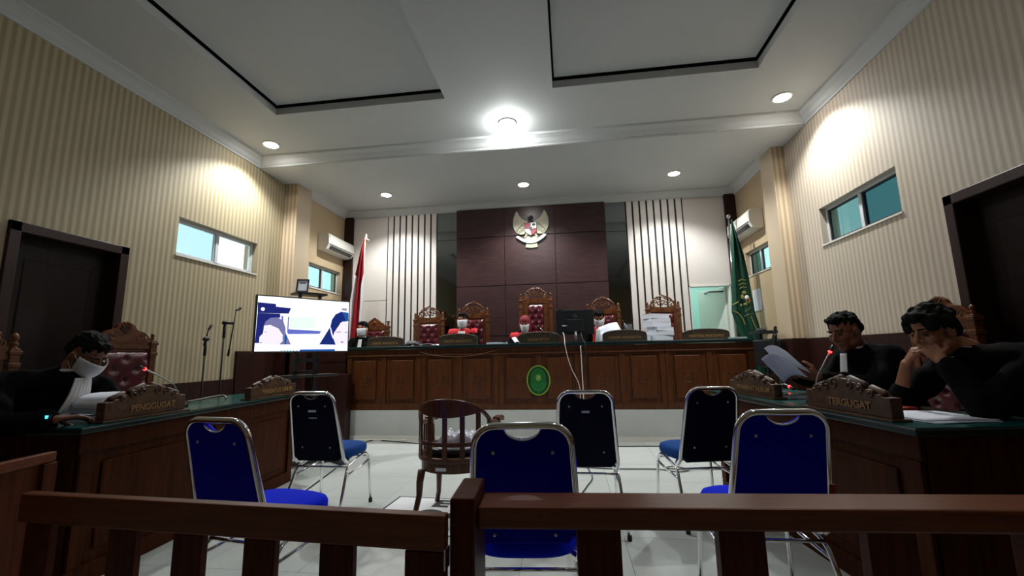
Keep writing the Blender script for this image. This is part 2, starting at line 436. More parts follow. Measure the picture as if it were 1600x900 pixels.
# back wall finish: laminate panels, mirrors, slats
lam = struct(MB().box(-1.894, .70, YB-.05, YB, ZP, 3.70).build('wall_back_backing', BLACK))
xs = [-1.894, -1.035, -.16, .70]; zs = [ZP, 1.45, 2.31, 3.175, 3.69]
for i in range(3):
    for k in range(4):
        MB().box(xs[i]+.004, xs[i+1]-.004, YB-.075, YB-.05, zs[k]+.006, zs[k+1]-.006).build('panel', LAMI, lam)
mir = struct(MB().box(-2.261, -1.894, YB-.02, YB-.001, ZP, 3.70).box(.70, 1.051, YB-.02, YB-.001, ZP, 3.70).build('wall_back_mirror', BLACK))
for a, b in ((-2.255, -1.90), (.706, 1.045)):
    for z0, z1 in ((ZP, 1.5), (1.504, 3.166), (3.176, 3.69)):
        MB().box(a, b, YB-.026, YB-.02, z0, z1).build('mirror_panel', MIRROR, mir)
sl = struct(MB().box(-3.20, -2.25, YB-.012, YB-.001, ZP, 3.70).box(1.04, 1.99, YB-.012, YB-.001, ZP, 3.70).build('wall_back_slats', BLACK))
for base in (-3.19, 1.051):
    for i in range(8):
        a = base+i*.1162
        MB().box(a+.0155, a+.1162-.0155, YB-.032, YB-.012, ZP, 3.69).build('slat', WHITEP, sl)
for a, b, zz in ((-3.85, -3.20, 2.135),):
    p = struct(MB().box(a, b, YB-.014, YB-.001, ZP, zz-.006).box(a, b, YB-.014, YB-.001, zz+.006, 3.69).build('wall_back_panel', WHITEP))
struct(MB().box(XL2, -3.852, YB-.05, YB, ZP, 3.70).box(2.649, XR2, YB-.05, YB, ZP, 3.70).build('trim_corner_post', DADO))
# doorway to the back room and its open door
r = MB(); r.box(1.5, 3.1, 9.3, 9.4, 0, 2.9); r.box(1.4, 1.5, YB+.12, 9.4, 0, 2.9); r.box(3.1, 3.2, YB+.12, 9.4, 0, 2.9)
r.box(1.4, 3.2, YB+.12, 9.4, 2.9, 3.0)
struct(r.build('wall_back_room', TEAL))
struct(MB().box(1.5, 3.1, YB+.12, 9.3, 0.0, ZP).build('floor_back_room', RISER))
struct(MB().box(1.985, 2.005, YB-.02, YB+.13, ZP, 2.19).box(2.61, 2.63, YB-.02, YB+.13, ZP, 2.19).box(1.985, 2.63, YB-.02, YB+.13, 2.17, 2.19).build('door_3', WHITE))
lf = struct(MB().box(0, .62, -.02, .02, 0, 1.77).build('door_4', WHITE, bevel=.004)); lf.location = (2.60, YB+.13, ZP+.005); lf.rotation_euler = (0, 0, math.radians(116))
MB().tube([(.03, .02, 1.70), (.26, .10, 1.72), (.45, .02, 1.72)], .012).build('closer_arm', BPLAST, lf)
MB().tube([(.56, .02, .95), (.56, .06, .95), (.47, .06, .95)], .008).build('door_handle', STEEL, lf)
lamp('back_room_lamp', 'POINT', (2.2, 8.2, 2.6), 17, (1, 1, 1), shadow_soft_size=.15)

# ================================================================== DOWNLIGHTS
def downlight(x, y, z, label, power=SPOT_W, group='recessed ceiling downlights', lens=True, size=128):
    t = thing('downlight', label, 'downlight', (x, y, z), 0, group)
    MB().lathe((0, 0, 0), [(.078, -.001), (.098, -.001), (.100, -.006), (.097, -.012), (.082, -.014), (.078, -.004)], 28).build('rim', WHITE, t, smooth=True)
    MB().lathe((0, 0, 0), [(.0765, -.013), (.077, -.004)], 24).build('lens', LAMPE, t)
    l = lamp('downlight_beam', 'SPOT', (0, 0, -.03), power, (.97, 1, .985), t, spot_size=math.radians(size), spot_blend=.55, shadow_soft_size=.05)
    return t
downlight(-3.50, 4.46, ZC, 'round downlight in front ceiling beside the left wall')
downlight(-.589, 4.44, ZC, 'brightest round downlight in the middle of front ceiling')
mid = [o for o in COL.objects if o.get('label', '').startswith('brightest')][0]
MB().ell((0, 0, -.02), (.055, .055, .05), seg=20, rings=12).build('bulb', LAMPE, mid, smooth=True)
lamp('bulb_glow', 'POINT', (0, 0, -.085), 8, (.95, 1, .99), mid, shadow_soft_size=.02)
downlight(2.30, 4.42, ZC, 'round downlight in front ceiling beside the right wall')
downlight(-2.90, 6.44, ZC2, 'round downlight in back ceiling on the left')
downlight(-.61, 6.41, ZC2, 'round downlight in back ceiling above the wall emblem')
downlight(1.68, 6.39, ZC2, 'round downlight in back ceiling on the right')
for x, y in ((-2.05, 1.6), (.95, 1.55)):
    downlight(x, y, ZC+.10, 'downlight in the %s ceiling tray above the frame' % ('left' if x < 0 else 'right'), 4, 'tray downlights')

# ================================================================== BENCH
for i in range(5):
    x0 = -3.21+i*1.118; nm = ('leftmost', 'second from left', 'middle', 'second from right', 'rightmost')[i]
    t = thing('judge_desk', 'carved brown front unit of the long bench, %s%s' % (nm, ' with the green seal' if i == 2 else ''), 'desk', (x0+.559, YBENCH, ZP), 0, 'front units of the judges bench')
    w = 1.118/2-.0015; H = 1.243-ZP-.004
    m = MB(); m.box(-w, w, .02, .04, 0.002, H); m.box(-w, -w+.02, .04, .55, 0.002, H); m.box(w-.02, w, .04, .55, 0.002, H)
    m.build('carcass', WOOD, t)
    m = MB(); m.box(-w, w, -.012, .02, 0.002, .07); m.box(-w, w, -.004, .02, .07, .085)
    m.build('plinth', WOOD, t, bevel=.004)
    m = MB(); m.box(-w, w, -.002, .02, H-.075, H); m.box(-w, w, -.02, .02, H-.095, H-.075)
    m.build('top_rail', WOOD, t, bevel=.004)
    for x in (-w+.035, 0, w-.035):
        MB().box(x-.034, x+.034, 0, .02, .086, H-.096).build('stile', WOOD, t, bevel=.003)
    for x in (-w/2, w/2):
        p = MB(); p.box(x-.165, x+.165, -.006, .02, .15, H-.15)
        pn = p.build('panel', WOOD, t, bevel=.008)
        c = MB(); cz = H/2-.02
        for sg in (-1, 1):
            c.tube([(x+sg*a, -.008, cz+b) for a, _, b in spiral(.05, -.02, .035, PI/2, 1.2, -1)], .005, 5)
            c.tube([(x+sg*a, -.008, cz+b) for a, _, b in spiral(.045, .05, .025, -PI/2, 1.1, 1)], .005, 5)
        c.ell((x, -.008, cz+.02), (.018, .007, .05)); c.ell((x, -.008, cz-.06), (.04, .006, .01))
        c.build('carving', WOOD, pn, smooth=True)
t = thing('bench_worktop', 'long green topped board along the whole judges bench', 'worktop', (0, YBENCH, 1.243))
MB().box(-3.24, 2.385, -.05, .62, 0, .04).build('board', GREEND, t, bevel=.006)
MB().box(-3.235, 2.38, -.045, .615, .0402, .0432).build('surface', GREENT, t)
# partition left of the bench
t = thing('side_partition', 'dark wooden partition with rails between bench and left wall', 'partition', (-3.56, 5.985, ZP))
MB().box(-.32, .315, .0, .03, .003, .845).build('panel', DADO, t)
MB().box(-.32, .315, -.012, .0, .69, .72).build('rail', DADO, t); MB().box(-.32, .315, -.012, 0, .003, .08).build('plinth', DADO, t)
tag(MB().box(-3.30, -3.10, 5.73, 5.90, 0.002, .912).build('pedestal', DADO, bevel=.004), 'narrow dark wooden pedestal at the left end of the bench', 'pedestal')
tag(MB().box(2.40, 2.49, 5.60, 5.69, 0.002, .82).cbox((2.445, 5.645, .83), (.13, .13, .03)).build('pedestal', CARVED, bevel=.004), 'narrow square wooden pedestal below the green flag', 'pedestal')

# seal on the bench front
t = thing('court_seal', 'oval green court seal with sun on bench front', 'seal', (-.425, 5.945, .785))
def oval(rx, rz, y0, y1, m, name, par, zc=0, n=40):
    return MB().prism([(rx*math.cos(2*PI*k/n), zc+rz*math.sin(2*PI*k/n)) for k in range(n)], y0, y1).build(name, m, par)
oval(.162, .202, -.012, .0, LIME, 'border', t); oval(.145, .184, -.014, -.012, SDARK, 'field', t)
arch = [(.098*math.cos(a), .04+.115*math.sin(a)) for a in [PI*k/16 for k in range(17)]]
MB().prism(arch+[(-.11, -.05), (-.09, -.11), (-.05, -.15), (0, -.17), (.05, -.15), (.09, -.11), (.11, -.05)], -.0155, -.014).build('shield', SGREEN, t)
m = MB(); m.tube([(a, -.0165, b) for a, b in arch+[(-.098, -.04)]], .0025, 5)
for r_, zc in ((.09, -.03), (.07, -.03), (.045, -.02)):
    m.tube([(r_*math.cos(a), -.0165, zc-.01+r_*1.1*math.sin(a)) for a in [PI+PI*k/14 for k in range(15)]], .0035, 5)
m.build('outline', SMID, t)
st = [((.046 if k % 2 == 0 else .028)*math.sin(PI*k/8), .035+(.052 if k % 2 == 0 else .032)*math.cos(PI*k/8)) for k in range(16)]
MB().prism(st, -.018, -.0155).build('sun', LIME, t)
m = MB(); n = 20; m.prism([(.019*math.cos(2*PI*k/n), .035+.022*math.sin(2*PI*k/n)) for k in range(n)], -.019, -.018)
m.mi = 1; m.prism([(-.012, .028), (0, .018), (.0, .033), (-.01, .036)], -.0195, -.019); m.prism([(.0, .04), (.012, .036), (.012, .052), (.002, .052)], -.0195, -.019)
m.build('centre', [SDARK, WHITEC], t)

# ================================================================== WALL EMBLEM
t = thing('wall_emblem', 'white eagle emblem with red and white shield on dark wall', 'emblem', (-.567, YB-.076, 3.28))
E1 = lambda x, y: ((x-690)*.00113, (480-y)*.00113)
for sg, nm in ((-1, 'wing'), (1, 'wing')):
    def mir_(p): return [(sg*abs(a) if True else a, b) for a, b in p]
    out = [(480, 185), (450, 230), (425, 300), (414, 380), (420, 450), (445, 510), (490, 555), (540, 570), (590, 560), (625, 530), (640, 480), (640, 400), (635, 355), (600, 345), (555, 315), (515, 265)]
    o2 = [(sg*-1*E1(*p)[0], E1(*p)[1]) for p in out]
    m = MB(); m.prism(o2, -.03, -.006); w_ = m.build('wing', CREAM, t, bevel=.004)
    f_ = MB()
    for q in (.35, .55, .75, .92):
        pts = []
        for a in range(14):
            ang = PI*(.62+a*.062)
            pts.append((sg*-1*(E1(640, 0)[0]+q*.245*math.cos(ang))*1.0, -.031, -.01+E1(0, 400)[1]-0-q*.19*math.sin(ang-PI*.62)*1.0+ .06*(1-q)))
        f_.tube(pts, .005, 5)
    f_.build('feathers', mat('feather_line', lin(112, 108, 90), .6), w_, smooth=True)
m = MB(); m.ell((0, -.02, .05), (.055, .03, .12)); m.rc((0, -.02, .13), .03, (-.012, -.035, .20), .026); m.rc((-.02, -.04, .205), .014, (-.055, -.04, .19), .005)
m.ell((.02, -.02, .21), (.02, .015, .035))
m.build('eagle_body', EMDARK, t, smooth=True)
m = MB(); m.rc((-.05, -.02, -.06), .03, (-.11, -.025, -.16), .012); m.rc((.05, -.02, -.06), .03, (.11, -.025, -.16), .012)
m.prism([E1(*p) for p in ((640, 580), (600, 640), (630, 672), (690, 685), (750, 672), (790, 640), (740, 580))], -.02, -.004)
m.build('tail', CREAM, t, smooth=False)
SH = [((600, 398), (684, 394), (684, 484), (600, 488)), ((690, 394), (775, 390), (775, 478), (690, 484)), ((600, 494), (684, 490), (690, 590), (640, 560), (608, 530)), ((690, 490), (775, 484), (772, 530), (745, 565), (692, 592))]
for k, q in enumerate(SH):
    MB().prism([E1(*p) for p in q], -.055, -.045).build('shield_quarter', [EMRED, WHITEC, WHITEC, EMRED][k], t)
m = MB(); m.prism([E1(*p) for p in ((592, 390), (782, 384), (782, 530), (750, 575), (690, 602), (640, 572), (595, 530))], -.045, -.03)
m.prism([E1(*p) for p in ((665, 462), (712, 460), (712, 508), (690, 520), (665, 508))], -.062, -.055)
m.ell((E1(735, 0)[0], -.056, E1(0, 425)[1]), (.03, .006, .022)); m.prism([E1(*p) for p in ((730, 430), (738, 430), (738, 470), (730, 470))], -.06, -.055)
m.build('shield_border', EMDARK, t)
rb = [(455, 600), (500, 640), (560, 680), (625, 705), (690, 712), (755, 705), (820, 675), (880, 635), (925, 590)]
rt = [(495, 588), (540, 620), (600, 650), (650, 664), (690, 668), (735, 662), (790, 640), (840, 608), (885, 568)]
MB().prism([E1(*p) for p in rb+rt[::-1]], -.045, -.03).build('ribbon', WHITEC, t, bevel=.003)
MB().prism([E1(*p) for p in ((615, 706), (775, 700), (790, 768), (690, 782), (602, 768))], -.025, -.004).build('pedestal', CREAM, t)

# ================================================================== AIR CONDITIONERS
def aircon(loc, rz, label):
    t = thing('air_conditioner', label, 'air conditioner', loc, rz, 'wall air conditioners')
    m = MB(); m.prism([(0, 0), (0, .28), (-.165, .28), (-.195, .255), (-.20, .10), (-.15, .015), (-.09, 0)], -.42, .42, 'yz')
    m.build('body', WHITE, t, bevel=.008)
    MB().cbox((0, -.176, .050), (.70, .062, .012), (-1.0, 0, 0)).build('louvre', BPLAST, t)
    MB().box(-.40, .40, -.205, -.197, .095, .1).build('seam', EMDARK, t)
    MB().box(-.40, .40, -.203, -.19, .108, .24).build('front_grille', WHITE, t, bevel=.004)
    return t
aircon((XL2, 6.78, 2.90), PI/2, 'white air conditioner on the left wall of the platform')
aircon((XR2, 6.70, 2.86), -PI/2, 'white air conditioner on the right wall of the platform')

# shelf and frame on left, paper on right
tag(MB().box(XR2-.012, XR2-.001, 6.60, 6.86, 1.71, 2.03).build('notice_sheet', PAPER), 'white notice sheet taped to the right wall near the green flag', 'notice')

# ================================================================== TELEVISION
P1 = Vector((-3.18, 4.0, 0)); P2 = Vector((-2.585, 4.81, 0)); tv0 = (P1+P2)/2; dv = P2-P1; ang = math.atan2(dv.y, dv.x); TW = dv.length; TH = .60
t = thing('television', 'large flat television showing two people in headscarves', 'television', (tv0.x, tv0.y, 1.208), ang)
MB().box(-TW/2, TW/2, -.0, .045, 0, TH).build('casing', BPLAST, t, bevel=.004)
TLq, TRq, BRq, BLq = (75, 140), (1105, 232), (1090, 752), (35, 760)
def inv(px, py):
    u, v = .5, .5
    for _ in range(20):
        def F(u, v): return tuple((1-u)*(1-v)*TLq[i]+u*(1-v)*TRq[i]+u*v*BRq[i]+(1-u)*v*BLq[i] for i in (0, 1))
        f0 = F(u, v); a = F(u+1e-4, v); b = F(u, v+1e-4)
        J = ((a[0]-f0[0])/1e-4, (b[0]-f0[0])/1e-4, (a[1]-f0[1])/1e-4, (b[1]-f0[1])/1e-4)
        D = J[0]*J[3]-J[1]*J[2]; ex, ey = px-f0[0], py-f0[1]
        u += (ex*J[3]-ey*J[1])/D; v += (J[0]*ey-J[2]*ex)/D
    return max(.002, min(.998, u)), max(.002, min(.998, v))
SC = {}
def emi(n, c, s=1.0):
    m = bpy.data.materials.new('screen_'+n); m.use_nodes = True; nt = m.node_tree; nt.nodes.clear()
    o = nt.nodes.new('ShaderNodeOutputMaterial'); e = nt.nodes.new('ShaderNodeEmission'); e.inputs[0].default_value = (*lin(*c), 1); e.inputs[1].default_value = s
    nt.links.new(e.outputs[0], o.inputs[0]); SC[n] = (len(SC), m)
for n, c, s in (('white', (250, 250, 255), .75), ('navy', (40, 46, 120), .5), ('purple', (124, 122, 172), .5), ('band', (104, 116, 205), .5), ('scarf', (34, 50, 122), .5), ('face', (232, 224, 242), .62), ('grey', (160, 155, 180), .5), ('bar', (30, 90, 190), .5), ('cyan', (70, 190, 225), .5), ('pale', (228, 242, 236), .58), ('hood', (40, 88, 160), .5)): emi(n, c, s)
m = MB(); x0, x1 = -TW/2+.012, TW/2-.012; z0, z1 = .012, TH-.012
def scr(n, pts, lay):
    m.mi = SC[n][0]; P = []
    for px, py in pts:
        u, v = inv(px, py); P.append((x0+u*(x1-x0), -.0006-lay*.0003, z1-v*(z1-z0)))
    m.poly(P)
scr('white', [TLq, TRq, BRq, BLq], 0)
scr('pale', [(400, 380), (690, 385), (690, 510), (400, 510)], 1)
scr('navy', [(72, 215), (255, 235), (255, 265), (415, 285), (390, 345), (70, 335)], 1)
scr('navy', [(70, 335), (300, 345), (300, 390), (190, 400), (135, 470), (125, 560), (90, 600), (85, 662), (40, 662)], 1)
scr('band', [(310, 370), (330, 370), (335, 500), (318, 470)], 1); scr('band', [(380, 380), (394, 380), (385, 560), (372, 560)], 1)
scr('band', [(380, 515), (620, 530), (760, 540), (740, 570), (380, 570)], 1)
c_ = [(122+20*math.cos(2*PI*k/12), 292+20*math.sin(2*PI*k/12)) for k in range(12)]; scr('white', c_, 2)
scr('purple', [(130, 480), (150, 430), (200, 390), (270, 385), (330, 420), (355, 500), (358, 560), (415, 685), (290, 685), (325, 640), (325, 580), (280, 510), (200, 470), (150, 475)], 2)
scr('hood', [(358, 560), (345, 600), (345, 685), (360, 685), (372, 600)], 3)
scr('face', [(130, 490), (160, 475), (210, 475), (280, 515), (325, 590), (325, 650), (280, 685), (170, 685), (90, 650), (95, 590), (135, 560)], 3)
scr('grey', [(138, 540), (160, 545), (160, 552), (140, 550)], 4)
scr('scarf', [(1097, 345), (1000, 332), (930, 360), (885, 420), (870, 490), (735, 685), (940, 688), (900, 600), (920, 560), (1000, 450), (1096, 435)], 2)
scr('hood', [(1097, 350), (1010, 338), (1040, 380), (1060, 440), (1096, 436)], 3)
scr('face', [(1095, 440), (1020, 440), (960, 500), (915, 560), (915, 640), (950, 688), (1090, 688)], 3)
scr('face', [(860, 495), (876, 500), (905, 600), (900, 625), (878, 570)], 3)
for q in ([(930, 542), (965, 550), (1000, 545), (1000, 556), (960, 560)], [(1050, 550), (1088, 552), (1088, 562), (1052, 560)], [(1000, 655), (1020, 650), (1040, 656), (1030, 668), (1005, 668)]): scr('grey', q, 4)
scr('grey', [(1010, 292), (1075, 297), (1075, 325), (1010, 318)], 1)
scr('bar', [(512, 738), (930, 734), (930, 752), (512, 755)], 1)
for k in range(6): scr('cyan', [(305+k*33, 742), (322+k*33, 742), (322+k*33, 754), (305+k*33, 754)], 1)
scr('navy', [(35, 662), (118, 658), (118, 665), (35, 668)], 3)
m.build('screen', [v[1] for v in SC.values()], t, recalc=False)
letters('SAM', .022, WHITEC, t, Matrix.Translation((0, -.002, .0)) @ Matrix.Rotation(PI/2, 4, 'X'), .0005) if False else None
ts = thing('television_stand', 'black metal television stand with a narrow tray', 'stand', (tv0.x+.02, tv0.y+.06, 0), ang)
m = MB(); m.box(-.15, -.11, 0, .05, .02, 1.5); m.box(.06, .10, 0, .05, .02, 1.5); m.box(-.15, .10, 0, .05, 1.1, 1.14); m.box(-.15, .1, 0, .05, .98, 1.01)
m.build('column', BPLAST, ts)
MB().box(-.26, .30, -.12, .14, .94, .965).build('tray', BPLAST, ts, bevel=.004)
m = MB(); m.box(-.4, .35, -.02, .07, .02, .06); m.box(-.4, -.34, -.28, .30, .0, .05); m.box(.29, .35, -.28, .30, 0, .05); m.build('base', BPLAST, ts)
m = MB(); m.box(-.12, -.09, .05, .08, 1.0, 1.86); m.box(.10, .13, .05, .08, 1.0, 1.86); m.build('upright', BPLAST, ts)
MB().box(-.15, .19, .03, .24, 1.86, 1.885).build('top_shelf', BPLAST, ts, bevel=.004)
cs, sn = math.cos(ang), math.sin(ang); lx, ly = -.07, .12
t = thing('picture_frame', 'small black frame with white card standing above the television', 'frame', (tv0.x+.02+cs*lx-sn*ly, tv0.y+.06+sn*lx+cs*ly, 1.8865), .35); t.rotation_euler[0] = -.28
MB().box(-.065, -.05, -.01, .01, 0, .165).box(.05, .065, -.01, .01, 0, .165).box(-.05, .05, -.01, .01, 0, .018).box(-.05, .05, -.01, .01, .148, .165).build('frame', BPLAST, t)
MB().box(-.05, .05, -.004, .004, .018, .148).build('card', PAPER, t); MB().box(-.03, .03, -.005, -.0042, .11, .122).build('print', EMDARK, t)

# ================================================================== THRONES
def tufted(mb, w, h, zc, y, cols, rows, depth=.04):
    btn = []
    for j in range(rows):
        for i in range(cols + (j % 2)):
            x = (i-(cols+(j % 2)-1)/2)*w/(cols+.35); z = zc-h/2+(j+.7)*h/(rows+.4); btn.append((x, z))
    def fn(u, v):
        x = (u-.5)*w; z = zc+(v-.5)*h
        e = min(1, (1-abs(2*u-1))*6)**.5*min(1, (1-abs(2*v-1))*9)**.5
        d_ = depth*e
        for bx, bz in btn: d_ -= .03*math.exp(-((x-bx)**2+(z-bz)**2)/(.020**2))*e
        return (x, y-max(d_, .001), z)
    mb.grid(fn, 26, 44)
    for bx, bz in btn: mb.ell((bx, y-.014, bz), (.009, .006, .009), seg=8, rings=6)
    mb.box(-w/2, w/2, y, y+.02, zc-h/2, zc+h/2)
def finial(mb, x, z, s=1, y=.0):
    mb.lathe((x, y, z), [(.022*s, 0), (.024*s, .012*s), (.014*s, .02*s), (.02*s, .032*s), (.021*s, .04*s), (.012*s, .05*s), (.016*s, .058*s), (.02*s, .072*s), (.016*s, .088*s), (.005*s, .1*s)], 12)
def throne(kind, H, label, loc, rz, group, w=.265, cushw=.17):
    """front faces local -y; origin on the ground under the backrest"""
    t = thing('throne', label, 'chair', loc, rz, group)
    zb = H-.24 if kind != 'gable' else H-.16
    if kind == 'shell': zb = H-.17
    for sg in (-1, 1):
        m = MB(); m.cbox((sg*(w-.027), 0, (zb+.02)/2), (.054, .05, zb+.02)); m.cbox((sg*(w-.027), 0, zb*.93), (.068, .062, .03)); m.cbox((sg*(w-.027), 0, zb-.005), (.07, .064, .025))
        m.build('post', CARVE, t, bevel=.004)
    m = MB(); iw = w-.054-.016
    m.box(-iw, -cushw, -.012, .015, .5, zb); m.box(cushw, iw, -.012, .015, .5, zb); m.box(-w+.03, w-.03, -.015, .018, zb-.05, zb+.012); m.box(-iw, iw, -.015, .015, .42, .5)
    m.box(-cushw, cushw, .0, .015, .5, zb)
    m.build('back_frame', CARVE, t, bevel=.003)
    m = MB(); ch = zb-.07-.52; tufted(m, 2*cushw, ch, .52+ch/2, -.005, 2, max(3, int(ch/.085))); m.build('back_cushion', LEATHER, t, smooth=True)
    if kind == 'pierced':
        for sg in (-1, 1): f = MB(); finial(f, sg*(w-.027), zb+.008, 1.15); f.build('finial', CARVE, t, smooth=True)
        c = MB()
        c.prism([(-w+.06, zb), (w-.06, zb), (w-.06, zb+.035), (w*.55, zb+.05), (w*.3, zb+.035), (0, zb+.028), (-w*.3, zb+.035), (-w*.55, zb+.05), (-w+.06, zb+.035)], -.016, .016)
        for sg in (-1, 1):
            for cx, cz, r_, a0, tr, dr in ((.15, .075, .036, PI, 1.25, 1), (.105, .115, .032, 0, 1.1, 1), (.055, .16, .026, PI, 1.1, -1), (.05, .085, .03, PI/2, .8, -1), (.19, .05, .022, PI/2, 1, -1)):
                c.tube([(sg*a, b, zb+d_) for a, b, d_ in spiral(cx, cz, r_, a0, tr, dr, n=14)], .0095, 6)
            c.tube([(sg*.185, 0, zb+.05), (sg*.165, 0, zb+.11), (sg*.125, 0, zb+.16), (sg*.07, 0, zb+.195), (sg*.02, 0, zb+.205)], .012, 6)
            for q in range(5): c.ell((sg*(.17-.038*q), -.006, zb+.115+.075*math.sin(q*.4)), (.014, .012, .014), seg=6, rings=5)
        c.tube([(.04*math.sin(a)**3, 0, zb+.11+.035*(math.cos(a)*.9-.35*math.cos(2*a))) for a in [2*PI*k/16 for k in range(16)]], .009, 6, closed=True)
        for q in (-1, 0, 1): c.ell((q*.024, 0, zb+.208+(.012 if q == 0 else 0)), (.012, .012, .018), seg=7, rings=5)
        c.build('crest', CARVE, t, smooth=False)
    elif kind == 'gable':
        for sg in (-1, 1): f = MB(); f.cbox((sg*(w-.027), 0, zb+.045), (.03, .03, .07)); f.cbox((sg*(w-.027), 0, zb+.085), (.045, .045, .016)); f.build('finial', CARVE, t)
        o_ = [(w-.06, 0), (w-.06, .03), (w*.62, .035), (w*.60, .06), (w*.42, .075), (w*.38, .095), (w*.18, .13), (0, .16)]
        c = MB(); c.prism([(a, zb+b) for a, b in o_]+[(-a, zb+b) for a, b in o_[-2::-1]], -.016, .016)
        for a_ in range(5): c.ell((0, -.016, zb+.07), (.03-.005*a_, .004+.003*a_, .045-.007*a_), seg=8, rings=6)
        c.build('crest', CARVE, t, bevel=.003)
    else:
        for sg in (-1, 1): f = MB(); finial(f, sg*(w-.027), zb+.008, .75); f.build('finial', CARVE, t, smooth=True)
        o_ = [(w-.05, 0), (w-.05, .03), (w*.72, .05), (w*.55, .085), (w*.36, .098), (w*.30, .11), (w*.24, .135), (w*.12, .155), (0, .165)]
        c = MB(); c.prism([(a, zb+b) for a, b in o_]+[(-a, zb+b) for a, b in o_[-2::-1]], -.018, .016)
        for q in range(7):
            a_ = PI*(.12+.76*q/6); c.rc((0, -.018, zb+.075), .007, (.052*math.cos(a_), -.02, zb+.085+.065*math.sin(a_)), .010, 6)
        for sg in (-1, 1):
            c.tube([(sg*a, -.018, zb+b) for a, _, b in spiral(.10, .045, .028, PI/2, 1.1, -1, n=14)], .006, 5)
            c.tube([(sg*a, -.018, zb+b) for a, _, b in spiral(.165, .028, .018, PI/2, 1.1, 1, n=14)], .005, 5)
        c.build('crest', CARVE, t)
    m = MB(); m.box(-w+.01, w-.01, -.52, .02, .36, .42); m.build('seat_frame', CARVE, t, bevel=.006)
    m = MB(); m.grid(lambda u, v: ((u-.5)*(2*w-.08), -.50+.46*v, .421+.055*min(1, (1-abs(2*u-1))*5, (1-abs(2*v-1))*5)**.5), 14, 14)
    m.build('seat_cushion', LEATHER, t, smooth=True)
    for sg in (-1, 1):
        m = MB(); m.tube([(sg*(w-.02), .0, .66), (sg*(w-.01), -.2, .665), (sg*(w), -.40, .66), (sg*w, -.46, .64)], [.02, .024, .026, .02], 8); m.tube([(sg*w, -.42, .65), (sg*w, -.41, .42)], .018, 8)
        m.build('armrest', CARVE, t, smooth=True)
        for y_ in (-.49, -.02):
            m = MB(); m.tube([(sg*(w-.03), y_, .36), (sg*(w-.025), y_, .2), (sg*(w-.03), y_*1.02, 0.001)], [.028, .02, .024], 8); m.build('leg', CARVE, t, smooth=True)
    return t
YT = 6.87; G = 'carved high-backed judges chairs'
throne('gable', 1.80-ZP, 'small throne with plain pointed gable crest behind the leftmost judge', (-3.235, YT, ZP), 0, G)
throne('pierced', 1.975-ZP, 'empty throne with tufted burgundy back before the left white slats', (-2.285, YT, ZP), 0, G, w=.262, cushw=.155)
throne('pierced', 2.025-ZP, 'throne behind the masked man in red and black robe on the left', (-1.535, YT, ZP), 0, G)
throne('pierced', 2.235-ZP, 'tallest throne, central, behind the maroon-scarfed judge', (-.50, YT, ZP), 0, G, w=.268, cushw=.125)
throne('pierced', 2.03-ZP, 'throne behind the robed judge beside the computer monitor', (.562, YT, ZP), 0, G)
throne('pierced', 2.03-ZP, 'empty throne behind the tall stack of papers', (1.475, YT, ZP), 0, G, w=.262, cushw=.155)
throne('pierced', 1.46, 'carved burgundy chair with bold scrolled crest at far left behind robed man', (-3.56, 2.09, 0), PI/2, 'carved chairs at the left desk', w=.28, cushw=.19)
throne('shell', 1.465, 'empty burgundy leather chair with fan crest at the left desk', (-3.50, 2.985, 0), PI/2, 'carved chairs at the left desk', w=.262, cushw=.205)
throne('shell', 1.485, 'carved chair with fan crest seen behind the bushy-haired man', (2.53, 3.27, 0), -PI/2, 'carved chairs at the right desk', w=.262, cushw=.2)

